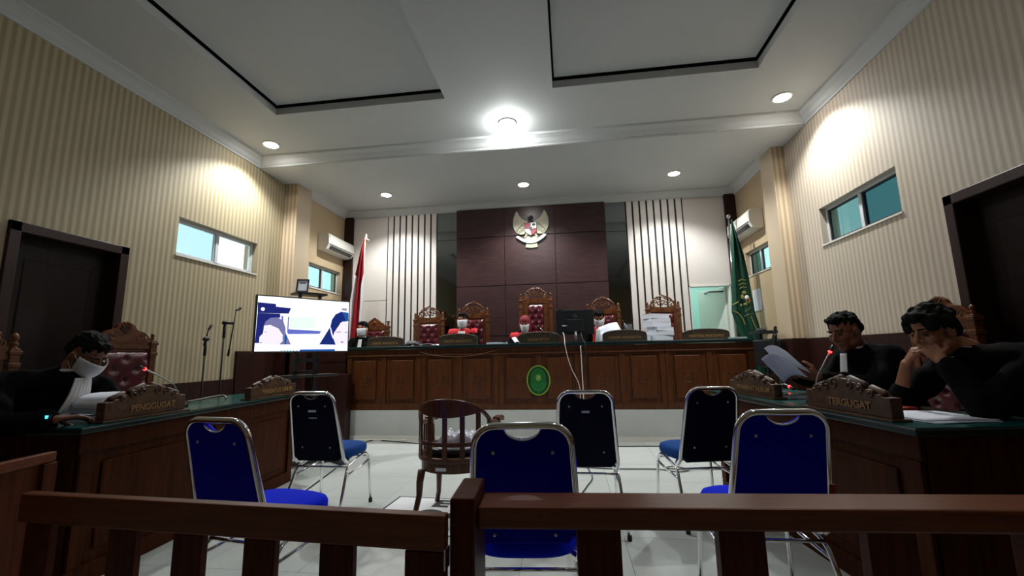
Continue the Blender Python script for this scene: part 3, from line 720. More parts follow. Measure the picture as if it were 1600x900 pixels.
# ================================================================== NAMEPLATES
def plate(style, text, w, h, label, loc, rz, group, tw=None, th=.036):
    t = thing('nameplate', label, 'nameplate', loc, rz, group); n = 24
    if style == 'arch':
        pts = [(-w/2, .006), (w/2, .006), (w/2, h*.55)]+[(w/2*math.cos(PI*k/n)*.985, h*.60+h*.40*math.sin(PI*k/n)**.8) for k in range(n+1)]+[(-w/2, h*.55)]
        MB().prism(pts, -.03, .03).build('board', PLATEG, t, bevel=.003)
        c = MB()
        for k in range(1, 26):
            a = PI*k/26; r_ = .0095+.004*random.random()
            c.ell((w/2*.93*math.cos(a), -.03, h*.58+h*.34*math.sin(a)**.8), (r_*1.3, .008, r_), seg=7, rings=5)
        for k in range(1, 18):
            a = PI*k/18; c.ell((w/2*.78*math.cos(a), -.03, h*.58+h*.2*math.sin(a)), (.011, .007, .008), seg=7, rings=5)
        c.build('carving', PLATEG, t, smooth=True)
        MB().box(-w/2-.02, w/2+.02, -.045, .04, 0, .006).build('foot', STEEL, t)
        if text: letters(text, .05, GOLD, t, Matrix.Translation((0, -.0325, h*.33)) @ Matrix.Rotation(PI/2, 4, 'X'), .002, width=tw or w*.74, bold=.0012)
    else:
        b = .58
        top = [(-.5, b), (-.42, b), (-.40, .64), (-.34, .64), (-.33, .74), (-.27, .76), (-.24, .70), (-.20, .80), (-.15, .9), (-.08, .93), (-.05, .98), (0, 1), (.05, .98), (.08, .93), (.15, .9), (.20, .80), (.24, .70), (.27, .76), (.33, .74), (.34, .64), (.40, .64), (.42, b), (.5, b)]
        pts = [(-w/2, .012), (w/2, .012)]+[(a*w, z*h) for a, z in top[::-1]]
        MB().prism(pts, -.028, .028).build('board', CARVED, t, bevel=.004)
        c = MB()
        for sg in (-1, 1):
            for cx, cz, r_ in ((.31, .64, .018), (.2, .74, .024), (.09, .82, .026)):
                c.tube([(sg*a*1, -.03, b_) for a, _, b_ in spiral(cx*w, cz*h, r_, PI/2, 1.2, -1, n=12)], .0055, 5)
            c.rc((sg*w*.40, -.0, .66*h), .018, (sg*w*.29, 0, .76*h), .02, 8); c.rc((sg*w*.2, 0, .83*h), .022, (sg*w*.06, 0, .97*h), .022, 8)
        c.build('carving', CARVED, t, smooth=True)
        MB().box(-w/2-.02, w/2+.02, -.05, .045, 0, .012).build('foot', CARVED, t, bevel=.002)
        if text: letters(text, th, GOLD, t, Matrix.Translation((w*.06, -.031, h*.31)) @ Matrix.Rotation(PI/2, 4, 'X'), .002, width=tw or w*.6, bold=.001)
    return t
YN = 6.12; ZT = 1.2865
GN = 'arched nameplates on the judges bench'
plate('arch', 'HAKIM ANGGOTA', .56, .155, 'arched nameplate HAKIM ANGGOTA at the left end of the bench', (-2.70, YN, ZT), 0, GN)
plate('arch', 'HAKIM ANGGOTA', .57, .17, 'arched nameplate HAKIM ANGGOTA before the masked man with red shoulders', (-1.59, YN, ZT), 0, GN)
plate('arch', 'HAKIM KETUA', .60, .165, 'arched nameplate HAKIM KETUA at the centre of the bench', (-.42, YN, ZT), 0, GN, tw=.30)
plate('arch', 'HAKIM ANGGOTA', .60, .165, 'arched nameplate HAKIM ANGGOTA between monitor and paper stack', (.775, YN, ZT), 0, GN)
plate('arch', 'PANITERA PENGGANTI', .60, .15, 'arched dark nameplate at right end of the bench', (1.85, YN, ZT), 0, GN)

# ================================================================== SIDE DESKS
def side_desk(label, loc, rz, L, D, sgn):
    """long desk along local +y from the origin corner; sgn=-1: body extends to -x (left desk), +1: to +x"""
    t = thing('side_desk', label, 'desk', loc, rz)
    q = lambda a, b: sorted((sgn*a, sgn*b))
    MB().box(*q(-.03, D), -.03, L, .775, .806).build('desktop_edge', GREEND, t, bevel=.006)
    MB().box(*q(-.025, D-.005), -.025, L-.005, .8062, .8095).build('desktop', GREENT, t)
    m = MB(); m.box(*q(.02, .04), .02, L-.02, .002, .775); m.box(*q(.02, D-.02), .02, .04, .002, .775); m.box(*q(.02, D-.02), L-.04, L-.02, .002, .775)
    m.build('carcass', WOODL, t)
    MB().box(*q(-.0, .02), .0, L-.01, .002, .10).build('plinth', WOODL, t, bevel=.004); MB().box(*q(0, .02), 0, L-.01, .67, .774).build('top_rail', WOODL, t, bevel=.004)
    n = 2
    for k in range(n):
        a = .08+k*(L-.1)/n; b = a+(L-.1)/n-.07
        MB().box(*q(.008, .02), a+.06, b-.06, .16, .61).build('panel', WOODL, t, bevel=.008)
        MB().box(*q(0, .02), a-.07, a, .102, .668).build('stile', WOODL, t, bevel=.003)
    MB().box(*q(0, .02), L-.08, L-.01, .102, .668).build('stile', WOODL, t, bevel=.003)
    MB().box(*q(.03, D-.02), 0, .02, .002, .774).build('end_panel', WOODL, t, bevel=.004)
    return t
side_desk('long green topped wooden desk along the left side', (-2.545, 2.01, 0), math.radians(3.0), 1.95, .60, -1)
side_desk('long green topped wooden desk along the right side', (1.43, 2.06, 0), math.radians(7.0), 1.85, .62, 1)
m = thing('side_desk', 'green topped return desk at the near right corner', 'desk', (2.06, 2.06, 0))
MB().box(-.0, .60, -.03, .6, .775, .806).build('desktop_edge', GREEND, m, bevel=.006); MB().box(0.002, .6, -.025, .595, .8062, .8095).build('desktop', GREENT, m)
MB().box(.02, .6, .02, .04, .002, .775).build('front_panel', WOODL, m)
GP = 'carved nameplates on the side desks'
ZD = .8095
plate('scroll', 'PENGGUGAT', .52, .19, 'carved nameplate PENGGUGAT on the left desk', (-2.60, 2.39, ZD), PI/2+math.radians(1), GP, tw=.29, th=.05)
plate('scroll', 'PENUNTUT UMUM', .62, .17, 'carved nameplate PENUNTUT UMUM at far end of left desk', (-2.66, 3.62, ZD), PI/2+math.radians(2), GP, tw=.42, th=.052)
plate('scroll', 'TERGUGAT', .54, .18, 'carved nameplate TERGUGAT on the right desk', (1.415, 2.46, ZD), -PI/2+math.radians(9), GP, tw=.27, th=.05)
plate('scroll', 'PENASIHAT HUKUM', .56, .17, 'carved nameplate at far end of the right desk', (1.34, 3.42, ZD), -PI/2+math.radians(9), GP, tw=.40, th=.045)

# ================================================================== BLUE CHAIRS
def blue_chair(label, loc, rz, royal, tagc=False, slot=0):
    t = thing('banquet_chair', label, 'chair', loc, rz, 'royal blue chairs near the rail' if royal else 'dark blue chairs in the second row')
    FB, BB = (BLUE, BLUEB) if royal else (NAVY, NAVYB)
    wt, wb, H, zb, lt, lb = .172, .198, .893, .385, .28, .145
    def lean(z): return -(lb+(lt-lb)*(z-zb)/(H-zb))
    pts = []
    side = [(wb-.05, -.02, .392), (wb-.012, -.07, .382), (wb, -.115, .385), (wb, lean(.42), .42)]
    for k in range(6):
        z = .45+k*.075; pts.append((wb+(wt-wb)*(z-.42)/(.83-.42), lean(z), z))
    for k in range(1, 7):
        a = PI/2*k/6; rr = .075; pts.append((wt-rr+rr*math.cos(a)+.0, lean(.818+rr*math.sin(a)), .818+rr*math.sin(a)))
    R_ = side+pts; L_ = [(-a, b, c) for a, b, c in R_[::-1]]
    MB().tube(R_+[(0, lean(H), H)]+L_, .0135, 10).build('back_frame', CHROME, t, smooth=True)
    # back pad
    ang_ = math.atan2(lt-lb, H-zb)
    def outline(k):
        w0, w1 = wb-.012-k, wt-.010-k; z00 = .065 if royal else 0; o_ = [(w0-.03, .40+k+z00), (w0-.003, .43+k+z00)]
        o_ += [(w1, .82)]
        for q in range(1, 6):
            a = PI/2*q/6; o_.append((w1-.055+.055*math.cos(a), .827+(.055-k)*math.sin(a)))
        top = .882-k
        for x_ in (.078, .070, .064, .056, .046, .034, .018, 0): o_.append((x_, top-(.002+.034*(1-(x_/.066)**2)**.75 if x_ < .066 else (.002 if x_ < .072 else 0))))
        return o_+[(-a, b) for a, b in o_[-2::-1]]
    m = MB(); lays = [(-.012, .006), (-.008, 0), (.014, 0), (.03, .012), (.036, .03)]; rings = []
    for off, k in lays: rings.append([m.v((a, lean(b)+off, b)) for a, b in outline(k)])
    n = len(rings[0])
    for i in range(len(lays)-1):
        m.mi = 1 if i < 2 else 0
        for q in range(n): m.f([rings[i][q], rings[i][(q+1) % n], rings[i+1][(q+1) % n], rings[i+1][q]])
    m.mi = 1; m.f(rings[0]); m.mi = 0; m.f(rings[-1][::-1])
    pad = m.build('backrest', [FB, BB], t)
    for x_, z_ in ((-.105, .80), (.105, .80), (-.11, .50), (.11, .50)):
        MB().ell((x_, lean(z_)-.014, z_), (.0065, .003, .0065), seg=10, rings=6).build('rivet', STEEL, pad, smooth=True)
    if royal:
        MB().tube([(x_, lean(.85)-.012, .881-.002-.034*(1-(x_/.066)**2)**.75) for x_ in [-.062+.124*q/14 for q in range(15)]], .0035, 6).build('notch_trim', CHROME, pad, smooth=True)
    if slot:
        for k in range(slot): MB().cbox((.0, lean(.765-k*.05)-.014, .765-k*.05), (.062 if slot == 2 else .05, .004, .014 if k == 0 else .006), (-ang_*.8, 0, 0)).build('label_plate', PAPERB, pad, bevel=.0015)
    if tagc:
        MB().cbox((wb-.006, lean(.58)-.012, .58), (.022, .02, .045)).build('red_tag', EMRED, t, bevel=.003)
    # seat
    m = MB(); prof = [(.40, .90), (.405, .97), (.425, 1), (.448, 1), (.465, .96), (.476, .85), (.482, .5)]; rings = []
    def se(a, rx, ry, p=3.4):
        c, s_ = math.cos(a), math.sin(a); return (math.copysign(abs(c)**(2/p), c)*rx, math.copysign(abs(s_)**(2/p), s_)*ry)
    for z_, k in prof:
        rings.append([m.v((lambda q: (q[0]*(1.0+.06*q[1]/.21), .045+q[1], z_))(se(2*PI*i/40, .212*k, .20*k))) for i in range(40)])
    for i in range(len(rings)-1):
        for q in range(40): m.f([rings[i][q], rings[i][(q+1) % 40], rings[i+1][(q+1) % 40], rings[i+1][q]])
    m.f(rings[0][::-1]); m.f(rings[-1])
    m.build('seat', FB, t, smooth=True)
    m = MB(); m.box(-.14, .14, -.05, .18, .388, .401); m.build('seat_board', RUBBER, t)
    for sg in (-1, 1):
        m = MB(); m.tube([(sg*.218, .235, .012), (sg*.205, .218, .30), (sg*.200, .205, .36), (sg*.196, .175, .388), (sg*.192, .13, .388), (sg*.195, .0, .368), (sg*.198, -.08, .35), (sg*.204, -.115, .32), (sg*.212, -.16, .22), (sg*.232, -.262, .012)], .0105, 9)
        m.tube([(sg*.204, .212, .33), (sg*.200, .10, .305), (sg*.205, -.125, .29)], .0085, 8)
        lg = m.build('leg_frame', CHROME, t, smooth=True)
        for x_, y_ in ((.218, .235), (.233, -.265)): MB().lathe((sg*x_, y_, 0), [(.014, 0), (.0155, .008), (.0135, .03), (.011, .034)], 10).build('rubber_foot', RUBBER, lg, smooth=True)
    for a_, b_, c_ in ((.203, .20, .36), (.2, -.10, .345)): MB().tube([(-a_, b_, c_), (a_, b_, c_)], .008, 8).build('cross_bar', CHROME, t, smooth=True)
    return t
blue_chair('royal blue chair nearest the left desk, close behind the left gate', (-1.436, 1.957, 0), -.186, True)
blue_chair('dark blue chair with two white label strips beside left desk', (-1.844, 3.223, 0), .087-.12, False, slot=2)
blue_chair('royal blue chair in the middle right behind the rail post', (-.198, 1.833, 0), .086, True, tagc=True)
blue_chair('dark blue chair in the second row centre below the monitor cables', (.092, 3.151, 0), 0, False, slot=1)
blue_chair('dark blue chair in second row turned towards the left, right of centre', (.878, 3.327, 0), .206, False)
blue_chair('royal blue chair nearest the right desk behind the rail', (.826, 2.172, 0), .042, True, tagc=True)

# ================================================================== WOODEN ARMCHAIR
t = thing('wooden_armchair', 'dark wooden round-backed armchair facing the bench with slatted back', 'armchair', (-.86, 3.27, 0), -.06)
def ring_pts(r, n=40, sy=1.0): return [(r*math.cos(2*PI*k/n), r*sy*math.sin(2*PI*k/n)) for k in range(n)]
MB().prism(ring_pts(.285), .405, .44, 'xy').build('seat', CHAIRW, t, bevel=.008)
MB().prism(ring_pts(.262), .335, .405, 'xy').build('apron', CHAIRW, t)
MB().cbox((-.03, -.268, .367), (.075, .006, .022)).build('white_sticker', PAPER, t)
m = MB(); rr = []
for z_, k in ((.441, .9), (.45, .97), (.475, 1), (.49, .95), (.497, .7)): rr.append([m.v((a*k, b*k, z_)) for a, b in ring_pts(.235)])
for i in range(4):
    for q in range(40): m.f([rr[i][q], rr[i][(q+1) % 40], rr[i+1][(q+1) % 40], rr[i+1][q]])
m.f(rr[0][::-1]); m.f(rr[-1]); m.build('seat_cushion', BPLAST, t, smooth=True)
def arc(u):   # u 0..1 left arm front -> back -> right arm front
    L1 = .22; La = PI*.27; tot = 2*L1+La; s_ = u*tot
    if s_ < L1: return (-.275, L1-s_-.0)
    if s_ > L1+La: return (.275, s_-L1-La)
    a = PI+(s_-L1)/La*PI; return (.275*math.cos(a), .275*math.sin(a))
def ztop(u): k = abs(2*u-1); return .655+.185*(1-min(1, (k/.62))**2.2) if k < .62 else .655
def band(zlo, zhi, th, u0=0, u1=1, n=60):
    m = MB(); V = []
    for i in range(n+1):
        u = u0+(u1-u0)*i/n; p = Vector((*arc(u), 0)); q = Vector((*arc(min(1, u+.004)), 0))-Vector((*arc(max(0, u-.004)), 0)); nn = Vector((q.y, -q.x, 0)).normalized()
        V.append([m.v((p.x+nn.x*s_, p.y+nn.y*s_, z_)) for s_, z_ in ((-th, zlo(u)), (th, zlo(u)), (th, zhi(u)), (-th, zhi(u)))])
    for i in range(n):
        for k in range(4): m.f([V[i][k], V[i][(k+1) % 4], V[i+1][(k+1) % 4], V[i+1][k]])
    m.f(V[0]); m.f(V[-1][::-1]); return m
hh = lambda u: .03+.10*max(0, 1-(abs(2*u-1)/.40)**2) if abs(2*u-1) < .40 else .03
band(lambda u: ztop(u)-hh(u)-.0, ztop, .014).build('crest_rail', CHAIRW, t, bevel=.005)
band(lambda u: .515, lambda u: .545, .011, .17, .83).build('lower_rail', CHAIRW, t, bevel=.003)
for k in range(7):
    u = .22+.56*k/6; x_, y_ = arc(u); m = MB(); a = math.atan2(y_, x_)
    m.cbox((x_, y_, (.44+ztop(u)-hh(u))/2+.005), (.014, .036 if k not in (0, 6) else .05, ztop(u)-hh(u)-.44+.02), (0, 0, a)); m.build('splat', CHAIRW, t, bevel=.003)
for sg in (-1, 1):
    for k in range(3): MB().cbox((sg*.272, .03+.045*k, .54), (.014, .016, .2)).build('arm_spindle', CHAIRW, t)
    MB().tube([(sg*.27, .2, .42), (sg*.275, .205, .52), (sg*.275, .19, .63)], [.022, .018, .022], 8).build('arm_post', CHAIRW, t, smooth=True)
    m = MB(); m.cbox((sg*.278, .18, .652), (.062, .13, .03)); m.cbox((sg*.278, .245, .642), (.068, .03, .036)); m.build('arm_pad', CHAIRW, t, bevel=.008)
    for y_, fy in ((-.19, -.27), (.19, .22)):
        MB().tube([(sg*.20, y_, .34), (sg*.212, y_*1.02, .26), (sg*.214, y_*1.04, .17), (sg*.222, (y_*1.1+fy)/2, .08), (sg*.238, fy, 0.001)], [.027, .026, .021, .018, .019], 10).build('leg', CHAIRW, t, smooth=True)
# crumpled plastic bag with papers on the seat
m = MB()
def bag(u, v):
    x = (u-.5)*.30; y = (v-.5)*.24; e = min(1, (1-abs(2*u-1))*3, (1-abs(2*v-1))*3)
    return (x, y, .002+e*(.06+.045*noise.noise(Vector((x*14, y*14, 3)))+.015*noise.noise(Vector((x*45, y*45, 1)))))
m.grid(bag, 34, 28); o = m.build('plastic_bag', mat('crumpled_plastic', lin(200, 198, 212), .25, spec=.8), solid=.002); o.location = (-.85, 3.30, .499)
tag(o, 'crumpled clear white plastic bag on the wooden armchair seat', 'bag')

# floor sign under the armchair
t = thing('floor_sign', 'white square floor sign with black border and black letters', 'sign', (-1.10, 3.22, 0.001), math.radians(-4))
MB().box(-.36, .36, -.36, .36, 0, .002).build('sheet', WHITEC, t)
m = MB(); 
for a in ((-.355, .355, .335, .352), (-.355, .355, -.352, -.335), (-.355, -.338, -.335, .335), (.338, .355, -.335, .335)): m.box(*a, .002, .0026)
m.build('border', RUBBER, t)
letters('C', .36, RUBBER, t, Matrix.Translation((.02, -.06, .0026)), .0004, bold=.012, width=.20)
letters('E', .20, RUBBER, t, Matrix.Translation((.06, .22, .0026)), .0004, bold=.012, width=.13)
letters('A', .24, RUBBER, t, Matrix.Translation((.22, -.02, .0026)), .0004, bold=.012, width=.17)

# ================================================================== RAIL AND GATE (foreground)
t = thing('courtroom_rail', 'long brown wooden railing with wide slats across the front right', 'railing', (-.27, 1.237, 0), math.atan(.053))
MB().box(0.0015, 3.0, .0, .135, .669, .727).build('top_rail', RAILM, t, bevel=.007)
MB().box(0.0015, 3.0, .03, .105, .06, .14).build('bottom_rail', RAILM, t, bevel=.004)
for k in range(8):
    x_ = .275+k*.385
    if x_ < 2.95: MB().box(x_, x_+.122, .045, .085, .141, .671).build('slat', RAILV, t, bevel=.003)
m = MB(); m.box(-.068, .0, -.036, .165, .001, .76); m.build('post', RAILV, t, bevel=.006)
gd = Vector((-1.737+.335, 1.24-1.153, 0)); ga = math.atan2(-gd.y, -gd.x)
t = thing('courtroom_gate', 'brown wooden swing gate with wide slats at front left', 'gate', (-1.74, 1.24, 0), ga)
Lg = gd.length
MB().box(-.03, Lg, 0, .036, .643, .73).build('top_rail', RAILM, t, bevel=.004)
MB().box(.09, Lg-.09, 0.004, .034, .08, .17).build('bottom_rail', RAILM, t, bevel=.004)
for x_ in (.0, .33, .565, .805, 1.045):
    if x_ > 1.05: continue
    MB().box(x_+.0, x_+.10, .006, .03, .171 if x_ else .05, .642).build('slat', RAILV, t, bevel=.003)
MB().box(Lg-.108, Lg, 0, .034, .04, .642).build('stile', RAILV, t, bevel=.003)
MB().box(Lg+.0, Lg+.004, .0, .034, .6, .65).build('latch', STEEL, t)
t = thing('side_rail', 'reddish wooden side partition with polished top edge at far left', 'railing', (-2.32, 1.15, 0), math.radians(8))
MB().box(-.03, .01, -.3, .66, .69, .735).build('top_rail', RAILM, t, bevel=.006); MB().box(-.02, .0, -.3, .65, .02, .69).build('board', RAILV, t)
MB().box(-.04, .02, .60, .66, .001, .689).build('post', RAILV, t, bevel=.004)

# ================================================================== PEOPLE
def frame(F, U):
    F = Vector(F).normalized(); U = Vector(U); R = F.cross(U).normalized(); U = R.cross(F).normalized()
    return Matrix((R, F, U)).transposed()
def hand(mb, wr, D, Nn, side, curl=.5, s=1.0, spread=.12):
    """wrist, finger direction, palm normal (the side the fingers curl to)"""
    wr = Vector(wr); D = Vector(D).normalized(); Nn = Vector(Nn); Nn = (Nn-D*Nn.dot(D)).normalized(); X = D.cross(Nn)*side
    tips = []
    for i, (off, L, k) in enumerate(((-.030, .072, .085), (-.010, .080, .092), (.010, .075, .090), (.028, .060, .082))):
        kn = wr+D*k*s+X*off*s
        mb.rc(wr+X*off*.55*s+D*.012*s, .0155*s, kn, .0125*s, 8)
        a = 0; p = kn; d_ = (D+X*off*spread*20*.1).normalized()
        for seg, (f_, r1, r2) in enumerate(((.45, .0098, .0090), (.32, .0088, .0080), (.23, .0078, .0066))):
            a += curl*(.9 if seg == 0 else 1.05)
            dd = (d_*math.cos(a)+Nn*math.sin(a)).normalized(); q = p+dd*L*f_*s
            mb.rc(p, r1*s, q, r2*s, 8); p = q
    b = wr+D*.03*s-X*.022*s; m1 = b+(D*.5-X*.75+Nn*.45).normalized()*.042*s; m2 = m1+(D*.85-X*.25+Nn*.4).normalized()*.032*s; m3 = m2+(D*.9+X*.05+Nn*.45).normalized()*.024*s
    mb.rc(b, .016*s, m1, .0125*s, 8); mb.rc(m1, .0115*s, m2, .0098*s, 8); mb.rc(m2, .0098*s, m3, .008*s, 8)
def head(mb, C, Mx, s=1.0, neck=None):
    C = Vector(C); P = lambda x, y, z: C+Mx @ Vector((x, y, z))*s
    e = lambda c, r: mb.ell(P(*c), tuple(v*s for v in r), Mx, 16, 12)
    e((0, -.015, .035), (.075, .095, .083)); e((0, .018, -.03), (.062, .070, .085)); e((0, .055, -.088), (.030, .026, .022))
    for sg in (-1, 1):
        e((sg*.034, .056, -.022), (.027, .028, .028)); e((sg*.077, -.008, -.012), (.010, .022, .032)); e((sg*.045, .012, -.065), (.022, .04, .03))
    mb.rc(P(0, .086, .012), .009*s, P(0, .106, -.022), .0125*s, 10); e((0, .088, -.030), (.019, .014, .010))
    mb.rc(P(-.036, .070, .027), .011*s, P(.036, .070, .027), .011*s, 8)
    e((0, .082, -.052), (.024, .012, .0075)); e((0, .080, -.064), (.021, .012, .008))
    if neck is not None: mb.rc(P(0, -.028, -.06), .052*s, neck, .058*s, 12)
def person(label, loc, J, skin, hair='short', robe=True, red=False, mask=True, jabot='narrow', voxel=.006, detail=True, floor=0, group=None, scarf=False, sc_=1.0, extra=None, sleeve=.84):
    """J: world joints relative to loc"""
    t = thing('person', label, 'person', loc, 0, group)
    V = {k: Vector(v) for k, v in J.items() if k not in ('F', 'U', 'handL', 'handR', 'face')}
    F = Vector(J['F']).normalized(); side = Vector((-F.y, F.x, 0)).normalized()   # person's left
    fz = floor
    hipL, hipR = V['pelvis']+side*.09, V['pelvis']-side*.09
    kL, kR = hipL+F*.40+side*.05, hipR+F*.40-side*.05
    aL, aR = Vector((kL.x+F.x*.02, kL.y+F.y*.02, fz+.08)), Vector((kR.x+F.x*.02, kR.y+F.y*.02, fz+.08))
    b = MB(); ch = V['chest']; nk = V['neck']
    b.rc(V['pelvis'], .125, (V['pelvis']+ch)/2, .12); b.rc((V['pelvis']+ch)/2, .12, ch, .13); b.rc(ch, .11, nk, .055); b.rc(V['shL'], .052, nk-Vector((0, 0, .02)), .042); b.rc(V['shR'], .052, nk-Vector((0, 0, .02)), .042)
    for q in 'LR':
        b.rc(V['sh'+q], .056, V['el'+q], .043); b.rc(V['el'+q], .042, V['wr'+q], .026)
        h_, k_, a_ = (hipL, kL, aL) if q == 'L' else (hipR, kR, aR)
        b.rc(h_, .085, k_, .058); b.rc(k_, .055, a_, .036); b.rc(a_-Vector((0, 0, .035)), .038, a_+F*.14-Vector((0, 0, .05)), .028)
        if 'hand'+q in J:
            D, N_, curl = J['hand'+q]; hand(b, V['wr'+q], D, N_, 1 if q == 'L' else -1, curl, 1.0)
        else: b.rc(V['wr'+q], .026, V['wr'+q]+(V['wr'+q]-V['el'+q]).normalized()*.08, .02)
    Mx = frame(J['face'], J['U'])
    head(b, V['head'], Mx, sc_, nk)
    body = baked(b, 'body', skin, voxel, t, 3)
    P = lambda x, y, z: V['head']+Mx @ Vector((x, y, z))*sc_
    # hair
    h = MB()
    if scarf:
        h.ell(P(0, -.02, .045), (.083, .10, .088), Mx, 16, 12); h.ell(P(0, -.05, -.03), (.08, .075, .10), Mx, 16, 12)
        for sg in (-1, 1): h.ell(P(sg*.066, .0, -.03), (.026, .06, .09), Mx)
        baked(h, 'headscarf', MAROON, .007, t, 4)
    elif hair == 'short':
        h.ell(P(0, -.022, .055), (.081, .097, .078), Mx, 16, 12); h.ell(P(0, -.055, .01), (.076, .068, .07), Mx); h.ell(P(0, .04, .095), (.055, .045, .026), Mx)
        baked(h, 'hair', HAIR, .006, t, 2, .012, 55)
    else:
        for k in range(46):
            a, b_ = random.uniform(0, 2*PI), random.uniform(.02, 1); z_ = b_; r_ = math.sqrt(1-z_*z_)
            c = (r_*math.cos(a)*.080, r_*math.sin(a)*.095-.022, .035+z_*.082)
            if c[1] > .06 and c[2] < .08: continue
            h.ell(P(*c), (.03, .03, .026), Mx, 8, 6)
        h.ell(P(0, -.022, .055), (.082, .10, .08), Mx, 16, 12); h.ell(P(0, -.06, .0), (.08, .07, .08), Mx); h.ell(P(0, .055, .092), (.058, .042, .03), Mx)
        for sg in (-1, 1): h.ell(P(sg*.072, -.01, .03), (.016, .035, .045), Mx)
        baked(h, 'hair', HAIR, .006, t, 2, .012, 40)
    for sg in (-1, 1):
        if detail:
            MB().ell(P(sg*.031, .079, .004), (.015*sc_, .009*sc_, .0045*sc_), Mx, 10, 8).build('eye', EYE, body, smooth=True)
        MB().rc(P(sg*.014, .0825, .030), .0055*sc_, P(sg*.05, .070, .031), .004*sc_, 6).build('eyebrow', HAIR, body, smooth=True)
    if mask:
        m = MB(); mk = []
        for i in range(15):
            u = i/14*2-1; row = []
            for j in range(9):
                v = j/8; z_ = .012-.112*v + .004*abs(u); bulge = math.sin(PI*min(1, max(0, v)))*.02
                y_ = (.124+bulge*.8-.030*v)*math.cos(u*1.15)**1.5-.002; x_ = .081*math.sin(u*1.2)*(1-.25*v*v)
                row.append(m.v(P(x_, y_, z_-.006*(1-abs(u)))))
            mk.append(row)
        for i in range(14):
            for j in range(8): m.f([mk[i][j], mk[i+1][j], mk[i+1][j+1], mk[i][j+1]])
        mo = m.build('mask', MASKM, t, smooth=True, solid=.0025*sc_)
        s_ = MB()
        for sg in (-1, 1):
            s_.tube([P(sg*.074, .035, -.012), P(sg*.079, .01, .006), P(sg*.082, -.012, .015)], .0016*sc_, 5); s_.tube([P(sg*.062, .03, -.085), P(sg*.077, .0, -.05), P(sg*.081, -.015, -.03)], .0016*sc_, 5)
        s_.build('ear_strap', MASKM, mo)
    # robe
    r = MB(); lo = V['pelvis']
    r.rc(lo, .165, (lo+ch)/2, .155); r.rc((lo+ch)/2, .155, ch, .15); r.rc(ch, .14, nk-Vector((0, 0, .05)), .085); r.rc(ch, .137, nk-F*.014-Vector((0, 0, .018)), .068); r.rc(nk-Vector((0, 0, .05))-F*.01, .07, nk-F*.018-Vector((0, 0, .0)), .056)
    for q in 'LR':
        sh, el, wr = V['sh'+q], V['el'+q], V['wr'+q]
        r.rc(sh, .078, ch+Vector((0, 0, .03)), .12); r.rc(sh, .078, nk-Vector((0, 0, .028)), .068); r.rc(sh, .078, el, .068); r.rc(el, .068, el+(wr-el)*(sleeve if q == 'R' else .84), .056)
        h_, k_, a_ = (hipL, kL, aL) if q == 'L' else (hipR, kR, aR)
        r.rc(h_, .11, k_, .085); r.rc(k_, .085, a_+Vector((0, 0, .03)), .07)
    rb_ = baked(r, 'robe', ROBE, .011, t, 4, .016, 16)
    for q in 'LR':
        a_ = aL if q == 'L' else aR
        MB().rc(a_-Vector((0, 0, .036)), .042, a_+F*.15-Vector((0, 0, .046)), .032).build('shoe', RUBBER, t, smooth=True)
    Zu = Vector((0, 0, 1))
    def strip(name, w0, w1, top, bot, m_, pleats=0, offs=.0):
        """cloth strip running down the chest surface"""
        mm = MB(); n = 16; wv = 24; dn = (bot-top); rows = []
        for i in range(n+1):
            v = i/n; c = top+dn*v; w = w0+(w1-w0)*v; row = []
            for j in range(wv+1):
                u = j/wv*2-1; rp = .004*math.sin(u*PI*pleats) if pleats else 0
                row.append(mm.v(c+side*u*w/2+F*(offs-.03*u*u*w/.1*.3+rp+.012*math.sin(PI*v))))
            rows.append(row)
        for i in range(n):
            for j in range(wv): mm.f([rows[i][j], rows[i][j+1], rows[i+1][j+1], rows[i+1][j]])
        return mm.build(name, m_, t, smooth=True, solid=.004)
    if jabot == 'narrow':
        strip('jabot', .055, .075, nk+F*.105-Zu*.03, ch+F*.186-Zu*.17, WHITEC, 0)
    elif jabot == 'wide':
        strip('jabot', .10, .155, nk+F*.10-Zu*.035, ch+F*.185-Zu*.10, WHITEC, 6); strip('jabot_tail', .13, .155, ch+F*.185-Zu*.10, ch+F*.18-Zu*.20, WHITEC, 8)
    if jabot:
        MB().tube([nk+Vector((.054*math.cos(a), .054*math.sin(a), .010))+F*(.006+.01*math.cos(a)*0) for a in [2*PI*k/16 for k in range(16)]], .009, 7, closed=True, flat=1.3).build('collar', WHITEC, t, smooth=True)
    if red:
        m = MB()
        for q in 'LR':
            sh = V['sh'+q]; m.rc(sh+Zu*.012+F*.015, .074, nk-Zu*.045+F*.03, .062); m.rc(nk-Zu*.06+F*.05+(sh-nk)*.35, .05, ch+F*.10+(sh-nk)*.35-Zu*.12, .055)
        baked(m, 'red_shoulders', REDR, .009, t, 3, .008, 20)
    if extra: extra(t, V, F, side)
    return t
